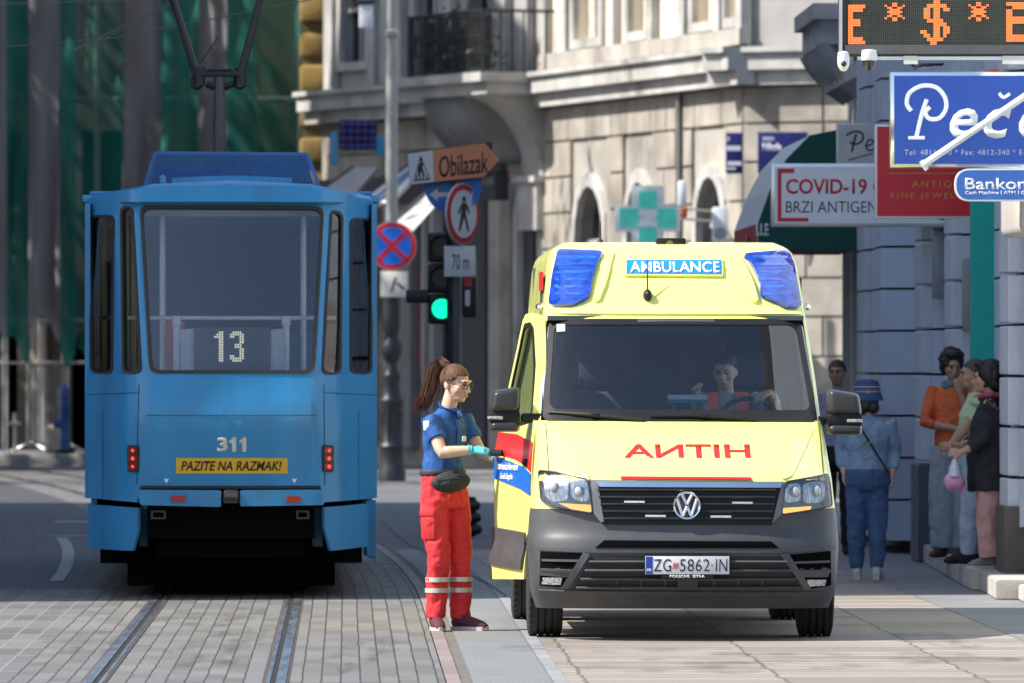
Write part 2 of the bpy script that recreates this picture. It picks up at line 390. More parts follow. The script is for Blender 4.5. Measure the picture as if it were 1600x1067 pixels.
# ---------------------------------------------------------------- ambulance
AF = Frame(1072, 53.6, .0194)
yel = M('sulphur_paint', (.86, .87, .24), .28, 0, .03, 3, coat=.6, bump=.012, bscale=2.5)
grey_plas = M('bumper_plastic', (.066, .068, .071), .42, 0, .14, 5, .06, 300, grime=.25)
inner = M('cab_trim', (.03, .033, .04), .8, 0, .1)
red_p = M('red_film', (.62, .02, .025), .3, 0, .06)
blue_p = M('blue_film', (.01, .13, .55), .3, 0, .06)
AP = [(.2, .19), (.255, .14), (.33, .045), (.45, .0), (.62, .0), (.70, .035), (.80, .045), (.96, .055), (1.015, .075), (1.04, .11), (1.09, .22), (1.16, .37), (1.25, .57), (1.33, .80), (1.382, .97),
      (2.03, 1.66), (2.07, 1.70), (2.14, 1.77), (2.26, 1.87), (2.38, 2.0), (2.46, 2.13), (2.51, 2.32), (2.54, 2.7)]
AWD = [(.2, .93), (.3, .965), (.6, .985), (.80, .97), (.9, .955), (1.05, .94), (1.25, .925), (1.38, .915), (1.7, .89), (2.03, .855), (2.2, .84), (2.4, .82), (2.48, .79), (2.54, .70)]
ARD = [(.2, .42), (.7, .44), (1.0, .42), (1.2, .36), (1.38, .26), (2.03, .24), (2.2, .30), (2.4, .34), (2.54, .3)]
def aw(z): return lerp_tab(AWD, z)
def AY(u, z):
    t = min(abs(u) / aw(z), 1.0)
    return lerp_tab(AP, z) + lerp_tab(ARD, z) * (1 - (1 - t ** 2.7) ** (1 / 2.7)) * .999
def af(off=0): return lambda x, z: (x, AY(x, z) - off, z)
amb = thing('ambulance', 'yellow high roof ambulance van with blue corner lights parked beside the red trousered paramedic', 'ambulance', AF.o, AF.th)
LEN = 6.75
def shell(zs, name, mat, skip=None, bs=None, ts=26):
    bs = bs or [.75, 1.0, 1.25, 1.5, 1.8, 2.15, 3.0, 4.1, 5.1, 5.9, LEN]
    tt = [math.sin(math.pi / 2 * (-1 + 2 * i / ts)) for i in range(ts + 1)]
    bm = bmesh.new(); rows = []
    for z in zs:
        w = aw(z); row = []
        b0 = AY(w, z)
        fl = [b for b in bs if b > b0 + .05]
        nb = len(bs)
        sb = [max(b, b0 + .012 * (i + 1)) for i, b in enumerate(bs)]
        L_ = [(-w, b, z) for b in reversed(sb)]; R_ = [(w, b, z) for b in sb]
        Fm = [(t * w, AY(t * w, z), z) for t in tt]
        row = L_ + Fm + R_
        rows.append([bm.verts.new(p) for p in row])
    for i in range(len(rows) - 1):
        zc = (zs[i] + zs[i + 1]) / 2
        for j in range(len(rows[0]) - 1):
            q = (rows[i][j], rows[i][j + 1], rows[i + 1][j + 1], rows[i + 1][j])
            c = sum((v.co for v in q), Vector()) / 4
            side = 0 if len(bs) <= j < len(bs) + ts else (-1 if j < len(bs) else 1)
            if skip and skip(c, zc, side): continue
            bm.faces.new(q)
    return bm
Zs = [.83, .88, .93, .98, 1.015, 1.04, 1.065, 1.09, 1.125, 1.16, 1.205, 1.25, 1.29, 1.33, 1.382, 1.5, 1.65, 1.8, 1.92, 2.03, 2.05, 2.07, 2.1, 2.14, 2.2, 2.26, 2.32, 2.38, 2.42, 2.46, 2.49, 2.51, 2.54]
def skp(c, z, side):
    if side == 0 and 1.382 < z < 2.03 and abs(c.x) < aw(z) * .965: return True
    if side == -1 and z < 2.03 and 1.06 < c.y < 2.15: return True        # open door
    if side == 1 and 1.38 < z < 1.98 and 1.25 < c.y < 2.15: return True    # window of the other door
    if side and z < .95 and (4.1 < c.y < 5.1): return True
    return False
bm = shell(Zs, 'body', yel, skp)
# roof lid, smoothly crowned
top = [v for v in bm.verts if abs(v.co.z - 2.54) < 1e-4]
top.sort(key=lambda v: (v.index))
bm.verts.index_update()
loop = top
f_ = bm.faces.new(loop)
rear = [v for v in bm.verts if abs(v.co.y - LEN) < 1e-4]
lv = sorted([v for v in rear if v.co.x < 0], key=lambda v: v.co.z); rv = sorted([v for v in rear if v.co.x > 0], key=lambda v: -v.co.z)
bm.faces.new(lv + rv)
t = B(); t.bm.free(); t.bm = bm
# lower sides behind the front wheel (grey sill band)
for s_ in (-1, 1):
    t.box(*(sorted((s_ * .95, s_ * .99))), 2.16, 4.1, .38, .835); t.box(*(sorted((s_ * .95, s_ * .99))), 5.1, LEN, .38, .835)
t.box(-.95, .95, LEN - .05, LEN - .01, .4, .84)
t.done('body', yel, amb, smooth=40)
bb = B(); bb.bm.free()
bb.bm = shell([.2, .225, .255, .29, .33, .39, .45, .53, .62, .66, .70, .75, .80, .832], 'bumper', grey_plas, None, bs=[.5, .56, .62])
bb.done('bumper', grey_plas, amb, smooth=35)
# floor pan, wheel housings, cab interior
ip = B()
ip.box(-.9, .9, .75, LEN - .1, .42, .48); ip.box(-.78, .78, .5, .8, .3, .8); ip.box(-.5, .5, .3, 2.4, .24, .34); ip.box(-.35, .35, 2.4, 6.2, .27, .4)
ip.box(-.62, -.58, .5, 1.6, .3, 1.0); ip.box(.58, .62, .5, 1.6, .3, 1.0); ip.box(-.8, .8, .72, .78, .45, 1.12)
ip.box(-.75, .75, 4.6, 4.68, .26, .36)
ip.done('chassis', dark, amb, smooth=0)
dsh = B()
dsh.bbox(-.80, .80, 1.14, 1.5, 1.05, 1.36, .04); dsh.bbox(-.3, .3, 1.3, 1.6, .8, 1.40, .04)
dsh.bbox(.2, .78, 1.2, 1.5, 1.33, 1.43, .04)
dsh.done('dashboard', inner, amb)
pw = B(); pw.sheet(rect(-.86, .86, .45, 2.3), [rnd(rect(-.58, -.2, 1.62, 1.98), .06), rnd(rect(.02, .4, 1.58, 1.96), .06)], f=lambda x, z: (x, 2.5, z), thick=.03)
pw.done('partition', M('partition_panel', (.05, .07, .10), .7), amb, smooth=0)
rw = B(); rw.box(-.84, .84, 5.6, 5.64, .45, 2.4)
rw.done('rear_cabin_wall', M('cabin_wall', (.09, .12, .16), .6), amb, smooth=0)
rl = B(); rl.box(-.5, -.1, 5.55, 5.6, 1.55, 1.95).box(.1, .5, 5.55, 5.6, 1.55, 1.95)
rl.done('cabin_window', M('cabin_pane', (.30, .40, .50), .2), amb, smooth=0)
hl = B(); hl.box(-.83, .83, 1.7, 2.5, 2.02, 2.05); hl.bbox(-.28, .28, 1.62, 1.85, 1.93, 2.03, .04); hl.done('headliner', M('headliner', (.07, .08, .09), .9), amb)
for sx in (-.5, .47):
    st = B(); st.bbox(sx - .25, sx + .25, 1.75, 2.25, .75, .98, .07, seg=3)
    st.bbox(sx - .24, sx + .24, 2.18, 2.36, .95, 1.58, .08, seg=3); st.bbox(sx - .15, sx + .15, 2.2, 2.33, 1.58, 1.84, .06, seg=3)
    st.done('seat', M('seat_cloth', (.035, .042, .06), .9, 0, .2, 30), amb)
sw = B()
sw.tube([(.47 + .19 * math.cos(a), 1.62 + .09 * math.sin(a), 1.37 + .15 * math.sin(a)) for a in [i * math.pi / 12 for i in range(25)]], .016, 6)
sw.bbox(.41, .53, 1.6, 1.66, 1.3, 1.42, .02); sw.tube([(.47, 1.4, 1.25), (.47, 1.63, 1.36)], .03); sw.tube([(.29, 1.62, 1.37), (.65, 1.62, 1.37)], .014)
sw.done('steering_wheel', inner, amb)
gp = B(); gp.tube([(.86, 1.24, 1.42), (.84, 1.42, 1.62), (.80, 1.75, 1.97)], [.03, .04, .03], 8); gp.done('grab_pillar', M('pale_trim', (.42, .5, .52), .5), amb)
gp = B(); gp.tube([(-.88, 1.24, 1.42), (-.86, 1.42, 1.62), (-.80, 1.75, 1.97)], [.03, .04, .03], 8); gp.done('grab_pillar', _m['pale_trim'], amb)
bx = B(); bx.bbox(-.07, .19, 1.26, 1.44, 1.49, 1.545, .008); bx.box(-.04, -.02, 1.3, 1.4, 1.34, 1.5); bx.box(.14, .16, 1.3, 1.4, 1.34, 1.5); o = bx.done('glove_box_pack', M('carton_teal', (.03, .42, .42), .6), amb)
o.name = 'tissue_pack'
bx = B(); bx.box(-.066, .186, 1.254, 1.262, 1.515, 1.545); bx.done('pack_label', M('carton_white', (.8, .85, .88), .6), o, smooth=0)
mc = B(); mc.bbox(-.16, .2, 1.66, 1.8, 1.9, 1.99, .04); mc.done('sensor_housing', blackm, amb)
# windscreen, frit border, stickers
ws = [(858, 499.5), (1251, 499.5), (1279, 658), (847, 656)]
wpts = rnd(AF.locs(ws, AY), .05)
wpi = rnd(AF.locs([(866, 508), (1244, 508), (1268, 640), (858, 638)], AY), .06)
g = B(); g.sheet(wpts, [wpi], f=af(.012), step=.08, thick=.012); fr = g.done('windscreen_frit', blackm, amb)
g = B(); g.sheet(wpi, f=af(.006), step=.08); g.done('windscreen', glass('windscreen_glass', (.78, .86, .88), .075, .0), amb)
def patch(name, pts, mat, off=.016, thick=.004, parent=amb, r=0, step=.07, Y=AY, fr_=None, ff=None):
    b = B(); P = (fr_ or AF).locs(pts, Y)
    if r: P = rnd(P, r)
    b.sheet(P, f=ff(off) if ff else (lambda x, z: (x, Y(x, z) - off, z)), step=step, thick=thick)
    return b.done(name, mat, parent)
patch('inspection_sticker', [(870, 507), (883, 507), (883, 518), (870, 519)], M('sticker_white', (.5, .6, .58), .5))
# wipers
for pts in ([(1008 - 152, 643), (905, 646), (930, 648), (1005, 655)], [(1016, 649), (1075, 648), (1100, 649), (1180, 655)]):
    b = B(); P = [Vector((*AF.loc(x, y, AY), 0)) for x, y in pts]
    P = [Vector((p.x, AY(p.x, p.y) - .035, p.y)) for p in P]
    b.tube(P, [.008, .013, .016, .012], 6); b.bbox(P[2].x - .03, P[2].x + .03, P[2].y - .02, P[2].y + .02, P[2].z - .012, P[2].z + .012, .006)
    b.done('wiper', blackm, amb)
# bonnet: raised shoulders, shut lines, lettering, red line
def bonnet_f(off): return lambda x, z: (x, AY(x, z) - off, z)
for pts in ([(862, 668), (872, 668), (925, 745), (905, 742)], [(1262, 669), (1272, 669), (1237, 744), (1218, 748)]):
    patch('bonnet_crease', pts, yel, .014, .012, r=.05, step=.05)
seam = M('shut_line', (.05, .05, .02), .8)
for pts in ([(852, 660), (853.3, 660), (858, 735), (856.5, 734)], [(1279, 660), (1280.3, 660), (1287.5, 738), (1286, 738)]):
    patch('shut_line', pts, seam, .005, .004)
x0, z0 = AF.loc(975, 714, AY); x1, z1 = AF.loc(1171, 693, AY)
lettering('HITNA', x0, x1, z0, z1, af(.008), red_p, amb, bold=.016, mirror=True, step=.04)
patch('red_line', [(970, 743), (1174, 744.5), (1174, 748.5), (970, 747.2)], red_p, .012)
# roof fairing: sign board, blue lights, aerials, camera
def fair(u, z): return AY(u, z)
patch('sign_board', [(976, 404), (1130, 404), (1130, 431), (976, 430)], M('board_edge', (.75, .74, .2), .4), .03, .03)
patch('sign_face', [(979, 406.5), (1128, 406.5), (1128, 429), (979, 428)], M('ambulance_blue', (.01, .22, .62), .4), .034, .004)
x0, z0 = AF.loc(985, 426, AY); x1, z1 = AF.loc(1125, 409, AY)
lettering('AMBULANCE', x0, x1, z0, z1, af(.041), white_paint, amb, bold=.018, step=.05)
blens = M('blue_lens', (.007, .045, .36), .06, 0, .55, 12, coat=1, stretch=(1, 1, 2.5))
blow = M('blue_reflector', (.012, .10, .52), .12, .1, .6, 16, coat=1, stretch=(.8, 1, 3))
Lb = [(871, 389), (943, 392), (934, 408), (926, 434), (922, 460), (912, 467), (895, 475), (856, 477), (862, 430)]
Rb = [(1161, 396), (1232, 390), (1241, 408), (1254, 480), (1227, 479), (1210, 468), (1191, 463), (1187, 434), (1176, 412)]
for pts in (Lb, Rb):
    b = B(); P = rnd(AF.locs(pts, AY), .03); b.sheet(P, f=af(.045), step=.045, thick=.06)
    bl = b.done('blue_light', blens, amb)
    cx = sum(p[0] for p in pts) / len(pts)
    dx_ = -1 if pts is Lb else 1
    for k in range(6):
        yy = 399 + k * 11.5
        xa = (862 + 8 - k * 1.2) if dx_ < 0 else (1176 + k * 3.2); xb = (932 - k * 5) if dx_ < 0 else (1232 + k * 2.2)
        patch('light_segment', [(xa, yy), (xb, yy + 1), (xb, yy + 5), (xa, yy + 5)], blow, .047, .006, parent=bl, r=.008)
for pts in ([(948, 392), (960, 392), (948, 440), (936, 470), (926, 470), (936, 430)], [(1150, 397), (1157, 397), (1178, 440), (1186, 470), (1176, 472), (1166, 440)]):
    patch('fairing_rib', pts, yel, .03, .03, r=.03, step=.05)
patch('fairing_gutter', [(858, 486), (1252, 487), (1253, 491), (857, 490)], yel, .022, .02, r=.008)
ax, az = AF.loc(1012, 462, AY); ay = AY(ax, az)
b = B(); b.ell((ax, ay - .02, az), (.03, .05, .04)); b.tube([(ax, ay - .03, az + .01), (ax, ay + .02, az + .23)], [.007, .003], 6); b.done('aerial', blackm, amb)
ax, az = AF.loc(938, 390, 3.0)
b = B(); b.lathe([(.03, 0), (.02, .02), (.006, .04), (.003, .15)], (ax, 3.0, 2.53), 8); b.done('aerial', blackm, amb)
b = B(); cx0, cz0 = AF.loc(1025, 392, 2.6); cx1, cz1 = AF.loc(1071, 373, 2.6)
b.bbox(cx0, cx1, 2.5, 2.7, cz0, cz1, .012); b.box(cx0 + .03, cx1 - .03, 2.55, 2.65, 2.48, cz0 + .02); o = b.done('roof_camera', blackm, amb)
b = B(); b.lathe([(.025, 0), (.025, .012), (.012, .014)], (0, 0, 0), 12, Matrix.Translation(((cx0 + cx1) / 2 - .01, 2.5, (cz0 + cz1) / 2)) @ Matrix.Rotation(R(90), 4, 'X')); b.done('camera_lens', M('lens_amber', (.12, .12, .05), .1), o)
# red panels high on the left flank, marker lamps
b = B(); b.box(-.86, -.845, 2.25, 2.9, 2.22, 2.34); b.done('side_marker_panel', red_p, amb, smooth=0)
for s_ in (-1, 1):
    b = B(); b.ell((s_ * .87, 2.1, 2.11), (.03, .05, .025)); b.done('marker_lamp', chrome, amb)
# grille
patch('grille_recess', [(922, 749), (1226, 752), (1219, 803), (1205, 819), (942, 818), (926, 802)], blackm, .012, .012)
for i in range(5):
    y = 764.5 + i * 11.2; xi = 934 + i * 2.2
    b = B(); P = [AF.loc(xi + (1212 - xi - (i * 1.6)) * k / 14, y, AY) for k in range(15)]
    b.tube([(x, AY(x, z) - .022, z) for x, z in P], [(.012, .0085)] * 15, 6, up=(0, 1, 0)); b.done('grille_bar', M('grille_gloss', (.02, .021, .023), .3), amb)
for x, y in ((991, 783), (1160, 784.5), (1024, 805), (1126, 806)):
    patch('grille_strobe', [(x - 16, y - 1.6), (x + 16, y - 1.4), (x + 16, y + 1.8), (x - 16, y + 1.6)], M('strobe_lens', (.55, .57, .6), .2, 0, .4, 200), .034, .012)
patch('chrome_strip', [(932, 750), (1222, 752.5), (1220, 761), (936, 759.5)], chrome, .03, .02, r=.008, step=.06)
for pts in ([(921, 747.5), (933, 749), (943.5, 814), (938, 815), (927, 801)], [(1222, 752), (1228, 752.5), (1221, 803), (1206, 817), (1209, 806)]):
    patch('grille_side', pts, M('satin_grey', (.16, .165, .17), .35, .2), .026, .02)
bx_, bz_ = AF.loc(1073, 789, AY); by_ = AY(bx_, bz_) - .035
b = B(); mt = Matrix.Translation((bx_, by_, bz_)) @ Matrix.Rotation(R(90), 4, 'X')
b.lathe([(.072, -.01), (.088, -.01), (.09, .006), (.085, .014), (.076, .012), (.072, .0)], (0, 0, 0), 32, mt); em = b.done('emblem', chrome, amb)
b = B(); b.lathe([(.074, -.006), (.074, 0)], (0, 0, 0), 28, mt); b.done('emblem_field', M('emblem_dark', (.012, .016, .03), .25), em)
b = B()
def bar2(p, q, w=.0085):
    b.tube([(bx_ + p[0], by_ - .006, bz_ + p[1]), (bx_ + q[0], by_ - .006, bz_ + q[1])], [(.006, w)] * 2, 4, up=(0, 1, 0))
for s_ in (-1, 1):
    bar2((s_ * .03, .068), (0, .008)); bar2((s_ * .062, .042), (s_ * .028, -.066)); bar2((s_ * .028, -.066), (0, -.004))
b.done('emblem_letters', chrome, em)
# headlights
def headlight(outer, cells, amber, inner_side):
    b = B(); b.sheet(rnd(AF.locs(outer, AY), .02), f=af(.004), step=.05, thick=.02); h = b.done('headlight', M('lamp_housing', (.10, .105, .11), .25, .6, .3, 20), amb)
    for c in cells:
        patch('lamp_reflector', c, M('reflector_chrome', (.75, .77, .8), .22, .9, .35, 60, .5, 90, stretch=(1, 1, .3)), .012, .012, parent=h, r=.03, step=.04)
        cx = sum(p[0] for p in c) / len(c); cy = sum(p[1] for p in c) / len(c)
        u, z = AF.loc(cx, cy, AY); q = B(); q.ell((u, AY(u, z) - .016, z), (.035, .02, .035)); q.done('lamp_bulb', M('bulb_glass', (.55, .58, .62), .08, .4), h)
    patch('indicator', amber, M('amber_lens', (.85, .33, .06), .2, emit=1.1, ecol=(1, .38, .06)), .016, .008, parent=h)
    b = B(); b.sheet(rnd(AF.locs(outer, AY), .02), f=af(.032), step=.05); b.done('lamp_cover', glass('lamp_glass', (.93, .95, .97), .06), h)
    for k in range(2):
        b = B(); n = len(outer); P = rnd(AF.locs(outer, AY), .02); P.append(P[0])
    b.tube([(x, AY(x, z) - .026, z) for x, z in P], .006, 5); b.done('lamp_rim', M('lamp_rim_dark', (.04, .04, .045), .3), h)
headlight([(841, 734), (868, 736), (920, 746.5), (925.5, 801), (900, 797), (862, 790), (845, 781)],
          [[(848, 743), (866, 741), (888, 745), (888, 780), (862, 784), (850, 772)], [(891, 746), (918, 751), (921, 782), (906, 783), (892, 776)]],
          [(872, 785), (923, 788), (925, 800), (896, 796)], 1)
headlight([(1227, 752), (1262, 746), (1293, 739.5), (1297, 760), (1300, 789), (1262, 797), (1221, 803)],
          [[(1254, 755), (1272, 751), (1289, 753), (1290, 772), (1284, 784), (1256, 786)], [(1228, 757), (1248, 753), (1252, 762), (1250, 783), (1225, 785)]],
          [(1221, 793), (1268, 790), (1266, 795), (1220.5, 802)], -1)
# bumper details
patch('air_slot', [(944, 843), (1205, 845), (1217, 855.5), (930, 855)], dark, .006, .006)
patch('lower_grille', [(930, 867), (1217, 868), (1226, 872), (1254, 921), (894, 919), (922, 872)], M('grille_mesh_dark', (.012, .012, .013), .6), .006, .006)
for i in range(4):
    y = 877 + i * 13.5; e = 6.8 * i
    b = B(); P = [AF.loc(921 - e + (308 + 2 * e) * k / 16, y, AY) for k in range(17)]
    b.tube([(x, AY(x, z) - .016, z) for x, z in P], [(.02, .010)] * 17, 6, up=(0, 1, 0)); b.done('lower_grille_bar', grey_plas, amb)
for i in range(7): 
    patch('radiator_fin', [(962 + i * 38, 905), (964 + i * 38, 905), (964 + i * 38, 918), (962 + i * 38, 918)], grey_plas, .009, .006)
patch('sensor_block', [(1058, 899), (1090, 899), (1090, 921), (1058, 921)], M('sensor_black', (.02, .021, .024), .35), .04, .03)
patch('bumper_lip', [(838, 921), (1300, 924), (1298, 930), (845, 928)], grey_plas, .02, .02, r=.01)
patch('bumper_lip', [(822, 852), (930, 858), (1217, 858.5), (1306, 853), (1306, 857), (1217, 863), (930, 863), (822, 857)], grey_plas, .014, .014)
for vent, diag, fog, bars in (([(844, 861), (916, 864), (884, 917), (843, 914)], [(911, 862), (922, 865), (887, 920), (876, 918)], [(848, 902), (878, 902), (876, 913), (846, 912)], (((846, 874), (905, 875)), ((844, 889), (899, 892)))),
                              ([(1231, 866), (1298, 860), (1299, 914), (1262, 920)], [(1219, 866), (1232, 864), (1268, 920), (1258, 922)], [(1261, 905), (1291, 905), (1289, 914), (1263, 916)], (((1240, 878), (1297, 876)), ((1247, 892), (1298, 891))))):
    patch('side_vent', vent, dark, .006, .006)
    patch('vent_blade', diag, grey_plas, .022, .02)
    for a, c in bars:
        patch('vent_bar', [(a[0], a[1] - 1.5), (c[0], c[1] - 1.5), (c[0], c[1] + 2), (a[0], a[1] + 2)], grey_plas, .02, .016)
    (a, c) = bars[1]; patch('vent_panel', [(a[0], a[1] - 2), (c[0], c[1] - 2), (c[0] - 4, c[1] + 10), (a[0], a[1] + 9)], grey_plas, .012, .01)
    patch('fog_lamp', fog, M('fog_glass', (.5, .52, .54), .2, .6, .6, 90, .6, 70), .014, .012)
    xs = [p[0] for p in vent]; 
# plate
PL = AF.locs([(1008, 896), (1139, 868)], AY); (px0, pz0), (px1, pz1) = PL
pf = lambda off: (lambda x, z: (x, -.045 - off, z))
b = B(); b.bbox(px0 - .008, px1 + .008, -.042, -.0, pz0 - .008, pz1 + .008, .006); pl = b.done('number_plate', blackm, amb)
b = B(); b.bbox(px0, px1, -.047, -.04, pz0, pz1, .002); b.done('plate_face', M('plate_white', (.62, .63, .66), .4), pl)
b = B(); b.box(px0 + .002, px0 + .045, -.0485, -.04, pz0 + .002, pz1 - .002); b.done('plate_band', M('eu_blue', (.01, .05, .35), .4), pl, smooth=0)
ph = pz1 - pz0; pw_ = px1 - px0
for s_, a, c in (('ZG', .10, .305), ('5862', .41, .765), ('.', .785, .80), ('IN', .84, .975)):
    z0_ = pz0 + ph * (.15 if s_ != '.' else .45); z1_ = pz0 + ph * (.85 if s_ != '.' else .55)
    lettering(s_, px0 + pw_ * a, px0 + pw_ * c, z0_, z1_, pf(.004), blackm, pl, bold=-.005, space=1.05)
lettering('HR', px0 + .010, px0 + .04, pz0 + .015, pz0 + .035, pf(.005), white_paint, pl, bold=.02)
b = B()
for i in range(4):
    for j in range(4):
        if (i + j) % 2 == 0: b.box(px0 + pw_ * .325 + i * .009, px0 + pw_ * .325 + i * .009 + .009, -.0495, -.045, pz0 + .035 + j * .009, pz0 + .044 + j * .009)
b.done('plate_crest', red_p, pl, smooth=0)
lettering('PORSCHE  ISTRA', px0 + pw_ * .29, px0 + pw_ * .71, pz0 - .022, pz0 - .004, pf(.006), white_paint, pl, bold=.03)
b = B(); b.box(px0 + .1, px1 - .1, -.046, -.03, pz0 - .026, pz0 - .006); b.done('plate_holder', blackm, pl, smooth=0)
# wheels
def wheel(x, y, r=.345, w=.225, steer=0):
    mt = Matrix.Translation((x, y, r)) @ Matrix.Rotation(R(steer), 4, 'Z') @ Matrix.Rotation(R(90), 4, 'Y')
    prof = [(r * .62, -w / 2), (r * .86, -w / 2), (r * .96, -w * .46), (r, -w * .36)]
    for g_ in (-.2, 0, .2): prof += [(r, w * (g_ - .03)), (r * .965, w * (g_ - .025)), (r * .965, w * (g_ + .025)), (r, w * (g_ + .03))]
    prof += [(r, w * .36), (r * .96, w * .46), (r * .86, w / 2), (r * .62, w / 2)]
    e = link_obj('wheel', None, amb)
    b = B(); b.lathe(prof, seg=40, mt=mt)
    for k in range(40):
        a = 2 * math.pi * k / 40
        for sd in (-1, 1):
            b.box(-.008, .008, -.02, .02, -.004, .004, mt @ Matrix.Rotation(a, 4, 'Z') @ Matrix.Translation((r * .985, 0, sd * w * .42)))
    b.done('tyre', rubber, e)
    b = B(); b.lathe([(.02, -w * .3), (r * .5, -w * .32), (r * .63, -w * .46), (r * .63, w * .46), (r * .5, w * .32), (.02, w * .3)], seg=24, mt=mt); b.done('rim', steel, e)
for y_, dx in ((1.06, 0), (4.66, .0)):
    wheel(-.865 + (-.03 if y_ > 2 else 0), y_); wheel(.865, y_)
# mirrors
def mirror(name, pts, sx, y):
    m = link_obj('wing_mirror', None, amb)
    P = AF.locs(pts, y); xs = [p[0] for p in P]; zs = [p[1] for p in P]
    x0, x1, z0, z1 = min(xs), max(xs), min(zs), max(zs); zm = z0 + (z1 - z0) * .38
    def cap(za, zb, tap, nm, mt_):
        b = B(); n = 5
        t = B().box(x0, x1, y, y + .17, za, zb)
        for v in t.bm.verts:
            if v.co.y < y + .01: v.co.x += (1 if v.co.x < (x0 + x1) / 2 else -1) * .02; v.co.z += (1 if v.co.z < (za + zb) / 2 else -1) * .012
            out = (v.co.x < (x0 + x1) / 2) == (sx < 0)
            if tap > 0 and v.co.z > zb - .03 and out: v.co.z -= .03
            if tap > 0 and v.co.z > zb - .05: v.co.x += .02 if out and sx < 0 else (-.02 if out else 0)
        bmesh.ops.bevel(t.bm, geom=t.bm.edges[:], offset=.035, segments=4, affect='EDGES', profile=.6)
        b.add(t); return b.done(nm, mt_, m, smooth=60)
    cap(zm + .012, z1, 1, 'mirror_cap', M('mirror_black', (.03, .03, .032), .38)); cap(z0, z0 + (z1 - z0) * .26, 0, 'mirror_bowl', M('mirror_black', (.03, .03, .032), .38))
    b = B(); b.bbox(x0 + .005, x1 - .005, y + .02, y + .15, z0 + (z1 - z0) * .2, zm + .03, .02); xa = (x1 if sx < 0 else x0)
    b.bbox(min(xa, xa - sx * .17), max(xa, xa - sx * .17), y + .04, y + .13, zm - .05, zm + .01, .02); b.done('mirror_arm', blackm, m)
    b = B(); c = x0 + (x1 - x0) * .5; b.bbox(c - .05 + (-.06 if sx < 0 else .06), c + .05 + (-.06 if sx < 0 else .06), y + .008, y + .03, zm - .03, zm - .008, .006); b.done('mirror_indicator', M('indicator_clear', (.5, .5, .5), .15, .5, .4, 80), m)
mirror('l', [(763, 602), (814, 675)], -1, 1.12); mirror('r', [(1292, 606), (1350, 680)], 1, 1.12)
# open left door: local door coordinates s (from the hinge), z
HX, HY, ANG = -.93, 1.07, R(11.8)
dd = link_obj('cab_door', None, amb); 
def DF(off=0):
    def f(s, z):
        tum = .0 if z < 1.25 else .17 * (z - 1.25) / .8 * min(1, s / .25)
        bul = .02 * math.sin(math.pi * min(max((z - .4) / .9, 0), 1)) + (.035 if z < .56 else 0) * min(1, s / .4)
        fl = .06 * max(0, (.95 - z)) * (1 if z < .95 else 0)
        wx = -(tum - bul - off)
        return (HX - math.sin(ANG) * s - math.cos(ANG) * wx * -1 * -1 if False else HX - math.sin(ANG) * s - math.cos(ANG) * (bul + off - tum), HY + math.cos(ANG) * s - math.sin(ANG) * (bul + off - tum), z)
    return f
door_o = [(.0, .86), (.06, .78), (.14, .60), (.22, .36), (1.06, .34), (1.08, .6), (1.07, 1.3), (1.04, 2.02), (1.0, 2.06), (.80, 2.07), (.66, 2.04), (.40, 1.78), (.16, 1.44), (.03, 1.34), (0, 1.28)]
door_w = rnd([(.22, 1.40), (.96, 1.34), (.94, 1.97), (.80, 1.98), (.70, 1.95), (.44, 1.72)], .04)
def dsheet(name, o_, h_, mat, off, thick, parent=dd, step=.12, smooth=40):
    b = B(); b.sheet(o_, h_, f=lambda x, z: DF(off)(x, z), step=step, thick=-thick); return b.done(name, mat, parent, smooth=smooth)
dsheet('door_skin', door_o, [door_w], yel, 0, .06)
dsheet('door_window', door_w, [], glass('door_glass', (.5, .58, .52), .12), -.02, 0)
dsheet('red_band', [(.02, 1.05), (.02, 1.24), (.5, 1.29), (1.06, 1.30), (1.07, 1.16), (.5, 1.13), (.25, 1.10)], [], red_p, .006, .004)
dsheet('blue_band', [(.02, .90), (.02, 1.04), (.25, 1.085), (1.07, 1.145), (1.075, 1.0), (.30, .94)], [], blue_p, .007, .004)
dsheet('grey_moulding', rnd([(.15, .58), (.23, .42), (1.06, .44), (1.085, .68), (.16, .66)], .02), [], grey_plas, .02, .02)
for a, c, t_ in ((.36, .98, (1.055, 1.105)), (.5, .85, (.985, 1.035))):
    b = lettering('Nastavni zavod za hitnu medicinu' if t_[0] > 1.04 else 'Grada Zagreba', 1.02 - c + 0, 1.02 - a, t_[0], t_[1], lambda x, z: DF(.013)(1.02 - x, z), white_paint, dd, bold=.01, step=.1)
b = B(); b.tube([DF(.02)(.80, 1.165), DF(.055)(.84, 1.165), DF(.055)(.98, 1.165), DF(.02)(1.02, 1.165)], [(.014, .022)] * 4, 8); b.done('door_handle', blackm, dd)
b = B(); b.ell(DF(.01)(.15, 1.11), (.025, .025, .025)); b.done('door_lock', blackm, dd)
dsheet('window_seal', rnd([(.18, 1.37), (1.0, 1.30), (.97, 2.0), (.80, 2.01), (.67, 1.97), (.40, 1.74)], .03), [door_w], blackm, .004, .012)
